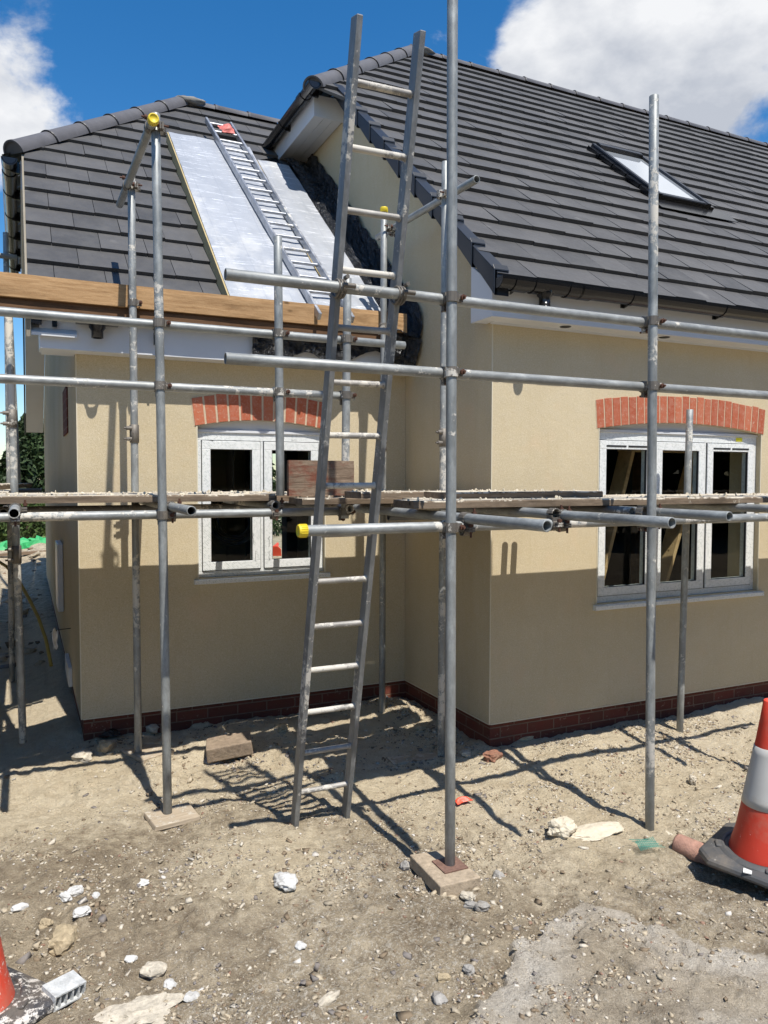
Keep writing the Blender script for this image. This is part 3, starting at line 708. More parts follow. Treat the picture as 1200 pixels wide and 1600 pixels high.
RBY, RAY = 4.48, 4.66; RBZ, RAZ = zB(RBY), zA(RAY)
EB, EA = 5.24, 4.33           # half-hip eaves
hipB = lambda y: -.36+(zB(y)-EB)/SL
hipA = lambda y: -2.92+(zA(y)-EA)/SL
mb = MB(); DY = .228
tiles(mb, 21, zB, -.205, (RBY-.02+.205)/21, lambda y: (-.115 if zB(y) < EB-.02 else max(-.36, hipB(y))), lambda y: 9.3, -.115, .30)
roofB = part('roof', mb, 'tile', HOUSE, label='large dark grey tiled roof of the right wing')
d = MB()
def quad(mb, p, th=.02):
    p = [Vector(q) for q in p]; n = (p[1]-p[0]).cross(p[3]-p[0]).normalized(); mb.ext([q-n*th for q in p], n*th)
quad(d, [(.0, -.19, zB(-.19)), (9.3, -.19, zB(-.19)), (9.3, 2.45, zB(2.45)), (.0, 2.45, zB(2.45))])
quad(d, [(0, 2.45, zB(2.45)), (9.3, 2.45, zB(2.45)), (9.3, RBY, RBZ), (hipB(RBY), RBY, RBZ)])
quad(d, [(9.3, 9.2, zB(-.25)), (-.1, 9.2, zB(-.25)), (hipB(RBY), RBY, RBZ), (9.3, RBY, RBZ)])
part('roof_felt', d, 'roof_felt', roofB)
# half-hip faces
def halfhip(root, xe, ze, yf, yr, xr_, yr_, zr, label):
    m = MB(); rows = 7
    for r in range(rows):
        t0, t1 = r/rows, (r+1.1)/rows; t1c = min(1, t1)
        h = .03
        def P(t, s, hh):
            x = xe+(xr_-xe)*t; z = ze+(zr-ze)*t; y0_, y1_ = yf+(yr_-yf)*t, yr+(yr_-yr)*t
            return Vector((x-sa*hh, y0_+(y1_-y0_)*s, z+ca*hh))
        n = max(1, int((yr-yf)*(1-t0)/.3))
        for i in range(n):
            s0, s1 = i/n+.004/n, (i+1)/n-.004/n
            m.add([P(t0, s1, h), P(t0, s0, h), P(t1c, s0, 0), P(t1c, s1, 0), P(t0, s1, -.01), P(t0, s0, -.01)], [(0, 1, 2, 3), (4, 5, 1, 0)])
    o = part('half_hip', m, 'tile', root); return o
halfhip(roofB, -.36, EB, 2.48, 6.5, hipB(RBY), RBY, RBZ, '')
# ridge and hip tiles
def halfround(mb, p0, p1, r, n, lap=.04, up_=Vector((0, 0, 1)), sink=.03, thick=.012, flat=1.0):
    p0, p1 = Vector(p0), Vector(p1); t = (p1-p0).normalized(); L = (p1-p0).length; u = (up_-t*up_.dot(t)).normalized(); w_ = t.cross(u); k = 14
    for i in range(n):
        a, b = L*i/n, L*(i+1)/n+lap; rng = [(a, r+.006), (a+.03, r+.005), (a+.031, r+.001), (b, r-.004)]
        vs = []
        for (s_, rr) in rng:
            for j in range(k+1):
                th = -PI*.52+PI*1.04*j/k; vs.append(p0+t*s_+u*(rr*math.cos(th)*flat-sink)+w_*rr*math.sin(th))
        fs = [(q*(k+1)+j, q*(k+1)+j+1, (q+1)*(k+1)+j+1, (q+1)*(k+1)+j) for q in range(len(rng)-1) for j in range(k)]
        rn = random.random(); mb.add(vs, fs, rn, True)
        if i == 0: mb.add([v+t*.012 for v in vs[:k+1]], [tuple(range(k+1))], rn)
        # end lip
        vs2 = []
        for rr in (r+.006, r-.010):
            for j in range(k+1):
                th = -PI*.52+PI*1.04*j/k; vs2.append(p0+t*a+u*(rr*math.cos(th)*flat-sink)+w_*rr*math.sin(th))
        mb.add(vs2, [(j, j+1, k+1+j+1, k+1+j) for j in range(k)], rn)
def seams(mb, p0, p1, r, n, up_=Vector((0, 0, 1)), sink=.03, flat=1.0):
    p0, p1 = Vector(p0), Vector(p1); t = (p1-p0).normalized(); L = (p1-p0).length; u = (up_-t*up_.dot(t)).normalized(); w_ = t.cross(u)
    for i in range(1, n):
        c = p0+t*(L*i/n-.004); pts = [c+u*((r+.004)*math.cos(th)*flat-sink)+w_*(r+.004)*math.sin(th) for th in [-1.6+3.2*j/14 for j in range(15)]]
        mb.tube(pts, .006, 5)
m = MB(); s = MB()
hb0, hb1 = (-.37, 2.45, EB+.015), (hipB(RBY)+.02, RBY-.02, RBZ+.02)
halfround(m, hb0, hb1, .098, 6); seams(s, hb0, hb1, .098, 6)
m.cur = 0
halfround(m, (hipB(RBY), RBY, RBZ+.015), (9.3, RBY, RBZ+.005), .105, 18, flat=.75); seams(s, (hipB(RBY), RBY, RBZ+.015), (9.3, RBY, RBZ+.005), .105, 18, flat=.75)
halfround(m, (-.40, 6.55, EB+.01), hb1, .098, 6)
m.cur = 1; m.add(s.v, s.f); part('ridge_tiles', m, ['ridge', 'rubber_seal'], roofB)
# left wing roof
mb = MB(); FY = 3.70; FX = -1.49
NR = 16; y0A = 1.04; dA_ = (RAY-.02-y0A)/NR
tiles(mb, NR, zA, y0A, dA_, lambda y: (-2.775 if zA(y) < EA-.02 else max(-2.92, hipA(y))), lambda y: (FX if y < FY-.05 else -.015), -2.775, .33)
roofA = part('roof', mb, 'tile', HOUSE, label='part-tiled dark grey roof of the left wing')
mR = .568
d = MB()
quad(d, [(-2.49, 1.06, zA(1.06)), (-.002, 1.06, zA(1.06)), (-.002, 2.9, zA(2.9)), (-2.49, 2.9, zA(2.9))])
quad(d, [(-2.49, 2.9, zA(2.9)), (-.002, 2.9, zA(2.9)), (-.002, RAY, RAZ), (hipA(RAY), RAY, RAZ)])
quad(d, [(0, 10.3, RAZ-mR*(10.3-RAY)), (-2.49, 10.3, RAZ-mR*(10.3-RAY)), (hipA(RAY), RAY, RAZ), (0, RAY, RAZ)])
part('roof_felt', d, 'roof_felt', roofA)
yrA = RAY+(RAZ-EA)/mR
halfhip(roofA, -2.92, EA, 2.93, yrA, hipA(RAY), RAY, RAZ, '')
m = MB(); s = MB(); ha0, ha1 = (-2.86, 2.95, EA+.085), (hipA(RAY)+.02, RAY-.02, RAZ+.02)
halfround(m, ha0, ha1, .098, 6); seams(s, ha0, ha1, .098, 6)
halfround(m, (hipA(RAY), RAY, RAZ+.015), (-.0, RAY, RAZ+.005), .105, 3, flat=.75, lap=0); seams(s, (hipA(RAY), RAY, RAZ+.015), (-.0, RAY, RAZ+.005), .105, 3, flat=.75)
m.cur = 1; m.add(s.v, s.f); part('ridge_tiles', m, ['ridge', 'rubber_seal'], roofA)
def blobmesh(name, loc, size, mat, parent, seed): return rock(name, loc, size, mat, '', '', seed, .3, 3, True, parent=parent)
blobmesh('mortar_bed', (hipA(RAY)+.10, RAY-.07, RAZ+.02), (.34, .16, .09), 'ridge_mortar', roofA, 3)
blobmesh('mortar_bed', (hipB(RBY)+.12, RBY-.07, RBZ+.02), (.36, .16, .09), 'ridge_mortar', roofB, 4)
# verge caps on the right wing
m = MB(); Lc = 12; ysp = [-.225+(2.52+.225)*i/10 for i in range(11)]
for i in range(10):
    ya, yb = ysp[i], ysp[i+1]+.04
    def Q(y, x, h): return Vector((x, y-sa*h*0, zB(y)+h))
    a0, a1, b0, b1 = .066, -.075, .046, -.075
    pf = [Q(ya, -.135, a1-.02), Q(ya, -.135, a0), Q(yb, -.128, b0), Q(yb, -.128, b1+.015)]
    m.ext(pf, (.02, 0, 0))
    m.ext([Q(ya, -.135, a0), Q(ya, -.03, a0-.002), Q(yb, -.03, b0-.004), Q(yb, -.128, b0)], (0, .0, -.012))
    m.ext([Q(ya, -.138, a1-.02), Q(ya, -.138, a0+.004), Q(ya+.02, -.138, a0+.004+.0174), Q(ya+.02, -.138, a1-.02+.0174)], (.11, 0, 0))
part('verge_cap', m, 'verge_cap', roofB, bevel=.003)
w = MB(); w.ext([(-.10, -.2, zB(-.2)-.09), (-.10, 2.5, zB(2.5)-.09), (-.10, 2.5, zB(2.5)-.015), (-.10, -.2, zB(-.2)-.015)], (.098, 0, 0)); part('undercloak', w, 'soffit_upvc', HOUSE)
# eaves of the right wing
w = MB(); w.bbox(-.115, 9.3, -.180, -.160, HB-.01, 2.915); w.ext([(-.125, -.182, HB-.012), (-.125, .07, HB-.012), (-.125, .07, 3.06), (-.125, -.182, 2.89)], (.02, 0, 0))
part('fascia', w, 'white_upvc', HOUSE)
w = MB(); w.bbox(-.105, 9.3, -.159, -.004, HB-.006, HB+.010); w.bbox(-.105, -.004, -.0, .07, HB-.006, HB+.010); w.bbox(-.02, 9.3, -.012, -.003, HB-.02, HB-.006); sf = part('soffit', w, 'soffit_upvc', HOUSE)
for u, v in ((912, 503), (1072, 520)):
    p = atZ(u, v, HB-.008); m = MB(); m.lathe([(.0, -.004), (.035, -.004), (.04, 0)], 16, (p.x, -.085, HB-.006)); part('spot_hole', m, 'rubber_seal', sf)
def gutter(p0, p1, nb, outlets=(), out=Vector((0, -1, 0)), r=.056, extra=()):
    p0, p1 = Vector(p0), Vector(p1); t = (p1-p0).normalized(); L = (p1-p0).length; w_ = out; m = MB(); k = 12
    def ring(s_, rr, a0=0, a1=PI): return [p0+t*s_+w_*(-rr*math.cos(a0+(a1-a0)*j/k))+Vector((0, 0, -rr*math.sin(a0+(a1-a0)*j/k))) for j in range(k+1)]
    def shell(sa_, sb_, r1, r2):
        A, B, C, D = ring(sa_, r1), ring(sb_, r1), ring(sa_, r2), ring(sb_, r2); o = 0; vs = A+B+C+D; n = k+1
        fs = [(j, j+1, n+j+1, n+j) for j in range(k)]+[(2*n+j, 3*n+j, 3*n+j+1, 2*n+j+1) for j in range(k)]+[(0, n, 3*n, 2*n), (k, 2*n+k, 3*n+k, n+k)]+[(j, 2*n+j, 2*n+j+1, j+1) for j in range(k)]+[(n+j, n+j+1, 3*n+j+1, 3*n+j) for j in range(k)]
        m.add(vs, fs, None, False)
    shell(0, L, r, r-.004); m.add(ring(0, r), [tuple(range(k+1))])
    g = part('gutter', m, 'black_plastic', HOUSE)
    for i in range(nb):
        m = MB()
        s_ = .12+(L-.25)*i/max(1, nb-1)+random.uniform(-.03, .03); shell(s_, s_+.028, r+.006, r+.0005)
        c = p0+t*(s_+.014); m.box(c-w_*(r+.008)+Vector((0, 0, -.03)), (.03, .03, .09) if abs(t.x) > .5 else (.03, .03, .09)); 
        m.ext([c-w_*.055+Vector((0, 0, -.075)), c-w_*.055+Vector((0, 0, -.035)), c+w_*.02+Vector((0, 0, -.058))], t*.012)
        part('gutter_bracket', m, 'black_plastic', g)
    for s_ in extra:
        m = MB(); shell(s_, s_+.11, r+.007, r+.0005); part('gutter_joint', m, 'black_plastic', g)
    m = MB()
    for s_ in outlets:
        c = p0+t*s_; m.lathe([(.05, .0), (.05, -.03), (.037, -.045), (.037, -.10), (.040, -.10), (.040, -.115), (.030, -.115)], 18, c+Vector((0, 0, -.045)))
    if outlets: part('outlet', m, 'black_plastic', g)
    return g
XO = atY(857, 465, -.29).x
gutter((-.13, -.25, 2.912), (9.3, -.25, 2.912), 11, (XO+.13,), r=.066, extra=(.1, XO+.02, XO+.29, XO+.38))
# half hip eaves, right wing
def hipeave(x_in, x_f, z0, z1, yf, yr, mats=('white_upvc', 'soffit_upvc')):
    w = MB(); w.bbox(x_f, x_f+.018, yf, yr, z0-.008, z1); w.bbox(x_f+.018, x_in-.002, yf, yf+.016, z0-.008, z1-.02); f = part('fascia', w, mats[0], HOUSE)
    w = MB(); n = 3; ww = (x_in-.004-(x_f+.019))/n
    for i in range(n): w.bbox(x_f+.019+ww*i, x_f+.019+ww*(i+1)-.004, yf+.017, yr, z0, z0+.01)
    w.bbox(x_f+.019, x_in-.004, yf+.017, yr, z0+.0105, z0+.016)
    part('soffit', w, mats[1], HOUSE)
hipeave(0, -.30, 5.06, 5.27, 2.60, 6.3)
gutter((-.365, 2.40, 5.262), (-.365, 6.45, 5.262), 6, (), Vector((-1, 0, 0)), extra=(.0, .25))
hipeave(LA, -2.80, 4.13, 4.36, 3.03, 7.2)
gutter((-2.885, 2.92, 4.335), (-2.885, 7.3, 4.335), 7, (), Vector((-1, 0, 0)), extra=(.0, .3))
# left wing verge boxes (front slope rising, rear slope falling) and barge boards
w = MB()
w.ext([(LA-.003, 1.06, zA(1.06)-.17), (LA-.003, 3.05, zA(3.05)-.17), (LA-.003, 3.05, zA(3.05)-.15), (LA-.003, 1.06, zA(1.06)-.15)], (-.27, 0, 0))
zr = lambda y: RAZ-mR*(y-RAY)
part('soffit', w, 'soffit_upvc', HOUSE); w = MB()
w.ext([(LA-.003, 7.1, zr(7.1)-.20), (LA-.003, 10.35, zr(10.35)-.20), (LA-.003, 10.35, zr(10.35)-.18), (LA-.003, 7.1, zr(7.1)-.18)], (-.27, 0, 0))
part('soffit', w, 'soffit_upvc', HOUSE)
w = MB(); w.ext([(-2.79, 1.05, zA(1.05)-.175), (-2.79, 3.05, zA(3.05)-.175), (-2.79, 3.05, zA(3.05)+.012), (-2.79, 1.05, zA(1.05)+.012)], (.022, 0, 0))
part('barge_board', w, 'greige_board', HOUSE)
w = MB(); w.ext([(-2.79, 7.1, zr(7.1)-.21), (-2.79, 10.4, zr(10.4)-.21), (-2.79, 10.4, zr(10.4)+.03), (-2.79, 7.1, zr(7.1)+.03)], (.022, 0, 0)); part('barge_board', w, 'verge_cap', HOUSE)
# front eave of the left wing
w = MB(); w.bbox(-2.70, -.012, 1.100, 1.118, HA-.006, 2.69); w.bbox(-2.715, -2.70, 1.098, 1.30, HA-.006, 2.69)
part('fascia', w, 'white_upvc', HOUSE)
w = MB(); w.bbox(-2.70, -.012, 1.119, DA-.003, HA-.006, HA+.008); w.bbox(-2.70, LA-.004, DA, 1.40, HA-.006, HA+.008); part('soffit', w, 'soffit_upvc', HOUSE)
p = atY(152, 515, 1.03)
m = MB(); m.lathe([(.052, .02), (.052, -.02), (.037, -.04), (.037, -.085), (.028, -.085)], 18, (p.x, 1.03, p.z+.03)); m.bbox(p.x-.13, p.x+.13, 1.0, 1.06, p.z+.03, p.z+.055)
part('gutter', m, 'black_plastic', HOUSE, label='short black gutter outlet fixed on the left fascia')
q = atY(60, 505, 1.04); m = MB(); m.bbox(q.x-.04, q.x+.02, 1.02, 1.075, q.z-.005, q.z+.04); m.bbox(q.x+.08, q.x+.11, 1.05, 1.078, q.z-.012, q.z+.03)
part('gutter_bracket', m, 'black_plastic', HOUSE)
m = MB(); q = atY(242, 532, 1.07); m.bbox(q.x-.008, q.x+.008, 1.055, 1.083, q.z-.03, q.z+.05); part('gutter_bracket', m, 'black_plastic', HOUSE)
# insulation boards over the rafters
nA = Vector((0, -sa, ca))
def onA(x, y, h=0.0): return Vector((x, y, zA(y)))+nA*h
def slopebox(mb, x0, x1, y0_, y1_, h0, h1, taper=0):
    mb.ext([onA(x0, y0_, h0), onA(x1, y0_, h0), onA(x1+taper, y1_, h0), onA(x0, y1_, h0)], nA*(h1-h0))
def foilsheet(x0, x1a, x1b, y0_, y1_, h, lab, seed):
    nxx, nyy = 26, 60; vs = []; fs = []; Lg = (y1_-y0_)/ca
    for j in range(nyy+1):
        for i in range(nxx+1):
            t = j/nyy; x = x0+(x1a+(x1b-x1a)*t-x0)*i/nxx; y = y0_+(y1_-y0_)*t
            wv = .007*(mnoise.noise(Vector((x*5, y*4, seed)))+.6*mnoise.noise(Vector((x*17, y*14, seed))))
            vs.append((x, y, h+wv))
    core = MB(); core.ext([(x0-.012, (y0_)/ca, 0), (x1a, y0_/ca, 0), (x1b, y1_/ca, 0), (x0-.012, y1_/ca, 0)], (0, 0, h-.008))
    def tolocal(mb): mb.v = [(v[0], v[1]*1.0, v[2]) for v in mb.v]
    M = basis(Vector((1, 0, 0)), Vector((0, ca, sa)), nA, (0, 0, zA(0)))
    me = bpy.data.meshes.new('insulation_board'); n1 = nxx+1
    vs = [(v[0], v[1]/ca, v[2]) for v in vs]
    # turned-down edges
    fs = [(j*n1+i, j*n1+i+1, (j+1)*n1+i+1, (j+1)*n1+i) for j in range(nyy) for i in range(nxx)]
    me.from_pydata(vs, [], fs); me.materials.append(MT['foil']); me.polygons.foreach_set('use_smooth', [True]*len(fs))
    o = bpy.data.objects.new('insulation_board', me); place(o, HOUSE, M); o['label'] = lab
    c = bpy.data.objects.new('board_core', core.mesh('board_core', 'insulation_core')); place(c, o, M)
foilsheet(-1.475, -.68, -.66, 1.09, 3.62, .125, 'silver foil-faced insulation board with a cut tan edge', 1.0)
foilsheet(-.64, -.27, -.31, 1.09, 3.40, .112, 'narrow silver foil-faced insulation board next to the black membrane', 5.0)
# black membrane valley strip, crumpled
def crumple(name, fn, nu, nv, amp, parent, mat, seed, label=None, th=None, cat=None):
    vs = []
    for j in range(nv+1):
        for i in range(nu+1):
            p = Vector(fn(i/nu, j/nv)); q = p*9+Vector((seed, 0, 0))
            d = Vector((mnoise.noise(q), mnoise.noise(q+Vector((7, 3, 1))), mnoise.noise(q+Vector((2, 9, 4)))))+.5*Vector((mnoise.noise(q*2.7), mnoise.noise(q*2.7+Vector((7, 3, 1))), mnoise.noise(q*2.7+Vector((2, 9, 4)))))
            vs.append(p+d*amp)
    n1 = nu+1; fs = [(j*n1+i, j*n1+i+1, (j+1)*n1+i+1, (j+1)*n1+i) for j in range(nv) for i in range(nu)]
    c = sum(vs, Vector())/len(vs) if parent is None else W[parent.name].translation
    me = bpy.data.meshes.new(name); me.from_pydata([v-c for v in vs], [], fs); me.materials.append(MT[mat])
    o = bpy.data.objects.new(name, me); place(o, parent, Matrix.Translation(c))
    s_ = o.modifiers.new('thickness', 'SOLIDIFY'); s_.thickness = .003
    if label: o['label'] = label
    if cat: o['category'] = cat
    return o
def memb(u, v):
    y = 1.02+(3.62-1.02)*v
    w0 = -.32+.06*v+.02*math.sin(v*23)
    s_ = u*( -w0+.16); 
    if s_ < -w0-.02: return onA(w0+s_, y, .085+.02*math.sin(u*9))
    k = s_+w0+.02; return onA(-.02, y, .085)+Vector((0, 0, k*1.0))
crumple('membrane', memb, 26, 110, .022, HOUSE, 'membrane', 1, 'black crumpled membrane laid up the valley beside the foil boards')
def lump(u, v):
    a = PI*1.15*v-.35; r = .135+.03*math.sin(u*7); x = -.30+.28*u
    return Vector((x, 1.09-r*math.sin(a)*.72, 2.74+.14*math.cos(a)+.0*u-.06*u))
crumple('membrane', lump, 22, 34, .022, HOUSE, 'membrane', 5, 'black crumpled membrane bulging over the eave in the corner')
def flap(u, v):
    x = -1.33+1.2*u; return Vector((x, 1.055+.012*math.sin(u*30), 2.70-(.17+.05*math.sin(u*14)-.05*(u > .55))*v))
crumple('membrane', flap, 60, 10, .012, HOUSE, 'membrane', 9, 'black membrane flap hanging over the left fascia')
# skylight
X0, X1, Y0s, Y1s = 2.77, 3.48, 1.42, 2.40
nB = Vector((0, -sa, ca))
MBm = basis(Vector((1, 0, 0)), Vector((0, ca, sa)), nB, (X0, Y0s, zB(Y0s)))
Ls = (Y1s-Y0s)/ca; Wd = X1-X0
def lpart(name, mb, mat, parent, M=MBm, label=None, bevel=0):
    o = bpy.data.objects.new(name, mb.mesh(name, mat)); place(o, parent, M)
    if label: o['label'] = label
    if bevel:
        b = o.modifiers.new('bevel', 'BEVEL'); b.width = bevel; b.segments = 2; b.limit_method = 'ANGLE'
    return o
m = MB(); h = .095
m.bbox(0, .058, 0, Ls, .02, h); m.bbox(Wd-.058, Wd, 0, Ls, .02, h); m.bbox(.058, Wd-.058, Ls-.09, Ls, .02, h+.02); m.bbox(.058, Wd-.058, 0, .07, .02, h-.005)
sk = lpart('skylight', m, 'black_plastic', HOUSE, label='black framed roof window in the right wing roof', bevel=.004)
m = MB(); m.bbox(.057, Wd-.057, .069, Ls-.089, .07, .078); lpart('pane', m, 'sky_glass', sk)
m = MB(); m.bbox(.008, .050, .0, Ls, h, h+.006); m.bbox(Wd-.050, Wd-.008, .0, Ls, h, h+.006); m.bbox(.06, Wd-.06, Ls-.08, Ls-.01, h+.0205, h+.026); m.bbox(.06, Wd-.06, .010, .062, h-.0045, h); lpart('frame_cover', m, 'sky_frame' if 'sky_frame' in MT else 'verge_cap', sk)
m = MB(); m.bbox(-.09, Wd+.22, -.22, .0, .042, .048)
for i in range(5): m.bbox(-.05, 0, i*Ls/5, (i+1)*Ls/5-.02, .03+.01*(i % 2), .075); m.bbox(Wd, Wd+.05, i*Ls/5, (i+1)*Ls/5-.02, .03, .075)
lpart('flashing', m, 'black_plastic', sk)
# small things on the gable of the left wing
m = MB(); a = atX(84, 848, LA); 
m.bbox(LA-.055, LA-.002, 3.55, 4.05, .38, 1.03); part('meter_box', m, 'white_upvc', HOUSE, bevel=.01)
m = MB(); m.bbox(LA-.012, LA-.002, 2.30, 2.95, 2.02, 2.40)
part('brick_patch', m, 'brick', HOUSE, label='bare brick patch left in the gable render')
m = MB(); m.bbox(LA-.03, LA-.002, 2.30, 2.9, -.03, .12); part('vent_plate', m, 'soffit_upvc', HOUSE)
m = MB(); m.tube([(LA-.001, 2.45, .42), (LA-.08, 2.43, .42), (LA-.16, 2.4, .41)], .004, 6); part('cable_tail', m, 'cable', HOUSE)
# ------------------------------------------------------------------ scaffolding
SR = .02415
SCAF = thing('scaffolding', (-1.06, -1.3, -.13), 'galvanised tube and coupler scaffolding standing all round the front of the house', 'scaffolding')
def tube_mesh(L, r=SR, ri=.0195, n=20, seg=None):
    mb = MB(); seg = seg or 1
    prof = [(ri, .0), (r-.001, 0), (r, .001)]+[(r, L*i/6) for i in range(1, 6)]+[(r, L-.001), (r-.001, L), (ri, L), (ri, L-.25 if L > .5 else L*.5), (0.0, L-.25 if L > .5 else L*.5)]
    mb.lathe(prof, n); mb.lathe([(ri, 0), (ri, .25 if L > .5 else L*.5), (0, .25 if L > .5 else L*.5)], n); return mb
def tube(name, p0, p1, mat='galv', label=None, r=SR):
    p0, p1 = Vector(p0), Vector(p1); L = (p1-p0).length; M = frameZ(p0, p1)
    me = tube_mesh(L, r).mesh(name, mat)
    me.polygons.foreach_set('use_smooth', [True]*len(me.polygons))
    o = local(name, me, SCAF, M, label)
    es = o.modifiers.new('edges', 'EDGE_SPLIT'); es.split_angle = math.radians(50)
    return o
# coupler prototype: local Z = tube it belongs to, local X = other tube, the other tube sits at +Y
def coupler_mesh():
    m = MB(); R = SR
    def band(ax, c, a0, a1, r0, r1, w):
        n = 14; vs = []
        for i in range(n+1):
            a = a0+(a1-a0)*i/n
            for rr in (r0, r1):
                for s_ in (-w/2, w/2):
                    if ax == 'z': vs.append((c[0]+rr*math.cos(a), c[1]+rr*math.sin(a), c[2]+s_))
                    else: vs.append((c[0]+s_, c[1]+rr*math.cos(a), c[2]+rr*math.sin(a)))
        fs = []
        for i in range(n):
            o = i*4; p = o+4; fs += [(o, o+1, p+1, p), (o+2, p+2, p+3, o+3), (o, p, p+2, o+2), (o+1, o+3, p+3, p+1)]
        fs += [(0, 2, 3, 1), (n*4, n*4+1, n*4+3, n*4+2)]; m.add(vs, fs)
    m.cur = 0
    band('z', (0, 0, 0), -PI*.95, PI*.95, R+.0008, R+.0065, .044)
    band('x', (0, .052, 0), -PI*.95, PI*.95, R+.0008, R+.0065, .044)
    m.box((0, .026, 0), (.05, .018, .048))
    m.box((R+.018, -.004, 0), (.026, .009, .036)); m.box((R+.018, .008, 0), (.026, .009, .036))
    m.box((0, .052+.004, -R-.018), (.036, .009, .026)); m.box((0, .052-.008, -R-.018), (.036, .009, .026))
    m.cur = 1
    m.tube([(R+.022, -.045, 0), (R+.022, .024, 0)], .0055, 8); m.tube([(R+.022, -.030, 0), (R+.022, -.016, 0)], .0125, 6)
    m.tube([(0, .052-.03, -R-.022), (0, .052+.035, -R-.022)], .0055, 8); m.tube([(0, .052-.028, -R-.022), (0, .052-.014, -R-.022)], .0125, 6)
    return m.mesh('coupler', ['coupler_metal', 'rusty_bolt'])
CPM = coupler_mesh()
def coupler(parent, pos, axis, other, side, flip=1):
    """axis: direction of the parent tube, other: direction of the second tube, side: from the parent tube to the other"""
    z = Vector(axis).normalized(); y = Vector(side); y = (y-z*y.dot(z)).normalized(); x = y.cross(z)
    M = basis(x, y, z, pos); return local('coupler', CPM, parent, M)
def sleeve(parent, pos, axis, out=(0, -1, 0)):
    z = Vector(axis).normalized(); y = Vector(out); y = (y-z*y.dot(z)).normalized(); x = y.cross(z); m = MB()
    m.lathe([(SR+.001, -.06), (SR+.006, -.058), (SR+.006, .058), (SR+.001, .06)], 18)
    m.cur = 1
    for s_ in (-.035, .035): m.tube([(SR-.005, .018, s_), (SR+.03, .022, s_)], .013, 6); m.tube([(SR+.02, .022, s_), (SR+.045, .024, s_)], .006, 6)
    return local('joint_sleeve', m.mesh('joint_sleeve', ['coupler_metal', 'coupler_metal']), parent, basis(x, y, z, pos))
def cap(parent, pos, axis):
    m = MB(); m.lathe([(SR+.0005, .034), (SR+.0035, .034), (SR+.0035, .0), (SR+.002, -.004), (SR-.004, -.006), (SR-.005, -.003), (0, -.003)], 20)
    for i in range(20): 
        a = 2*PI*i/20; m.box(((SR+.0038)*math.cos(a), (SR+.0038)*math.sin(a), .018), (.002, .003, .03), None)
    return local('end_cap', m.mesh('end_cap', 'yellow_cap'), parent, frameZ(pos, Vector(pos)+Vector(axis)))
def line(u0, v0, u1, v1, y, base=None):
    a, b = atY(u0, v0, y), atY(u1, v1, y)
    if base is not None: b = Vector((b.x, b.y, base))
    return b, a          # bottom, top
Z3 = Vector((0, 0, 1)); X3 = Vector((1, 0, 0)); Y3 = Vector((0, 1, 0))
def standard(u0, v0, u1, v1, y, top=None, mat='galv', label=None, bot=None):
    b, t = line(u0, v0, u1, v1, y)
    if bot is not None: b = b+(t-b)*((bot-b.z)/(t.z-b.z))
    if top is not None: t = b+(t-b)*((top-b.z)/(t.z-b.z))
    o = tube('standard', b, t, mat, label); return o, b, t
def on(b, t, z): return b+(t-b)*((z-b.z)/(t.z-b.z))
YF = -1.30; LB = YF+.052
S1 = standard(707, 0, 703, 1350, YF, top=4.6, label='nearest upright tube, standing on a square plate on a paving slab')
S2 = standard(1022, 150, 1015, 1297, YF, label='upright tube in front of the right window'); 
S3 = standard(243, 178, 262, 1270, -.055, label='tall front upright left of the left window')
S4 = standard(205, 275, 216, 1175, .935, mat='galv_plaster', label='upright behind the tall left one, splashed with render')
S8 = standard(600, 325, 597, 1112, .935, mat='galv_plaster', label='upright in the inner corner of the two wings, splashed with render')
S1b = standard(696, 253, 689, 1181, .10, mat='galv_plaster', label='upright just behind the nearest one')
S9 = standard(1078, 640, 1062, 1145, -.24, mat='galv_plaster', label='short dark upright close to the right window')
S5 = standard(5, 250, 36, 1160, 1.32, top=2.86, mat='galv_plaster', label='leaning upright at the left edge')
SX = tube('standard', (1.42, YF, -.2), (1.40, YF, 3.7)); SXb, SXt = Vector((1.42, YF, -.2)), Vector((1.40, YF, 3.7))
a_, b_ = atY(5, 250, 8.2), atY(13, 410, 8.2); tube('standard', b_+(b_-a_)*2.2, a_, 'galv', 'distant upright above the left eaves gutter')
# uprights wholly beyond the frame on the right keep the ledgers carried
cap(S8[0], S8[2], -Z3)
zL1, zL2, zL3 = 2.476, 2.143, 1.440
def ledger(xa, xb, y, z, mat='galv', label=None, za=None): 
    return tube('ledger', (xa, y, z if za is None else za), (xb, y, z), mat, label)
xl = atY(352, 437, LB).x
l1 = ledger(xl, 2.2, LB, zL1, 'galv_plaster', 'upper guard rail across the right bay')
l2 = ledger(atY(352, 563, LB).x, 2.2, LB, zL2, 'galv_plaster', 'lower guard rail across the right bay')
l3 = ledger(atY(467, 828, LB).x, 2.2, LB, zL3, 'galv_plaster', 'ledger with a yellow end cap under the right platform'); cap(l3, (atY(467, 828, LB).x, LB, zL3), X3)
for S in (S1, S2, (SX, SXb, SXt)):
    for z in (zL1, zL2, zL3): coupler(S[0], on(S[1], S[2], z), Z3, X3, Y3)
YA = -.055+.052
l4 = ledger(-4.2, atY(632, 540, YA).x, YA, 2.492, 'galv', 'upper guard rail across the left bay')
l5 = ledger(-4.2, atY(553, 620, YA).x, YA, 2.158, 'galv_plaster', 'lower guard rail across the left bay')
l6 = ledger(-4.2, atY(534, 798, YA).x+.02, YA, 1.461, 'galv_plaster', 'ledger caked in render under the left platform')
for z in (2.492, 2.158, 1.461): coupler(S3[0], on(S3[1], S3[2], z), Z3, X3, Y3)
S6 = standard(434, 370, 438, 773, -.055, bot=1.56, label='short puncheon left of the toe board'); S7 = standard(543, 435, 539, 800, -.055, bot=1.42, mat='galv_plaster', label='short puncheon right of the toe board')
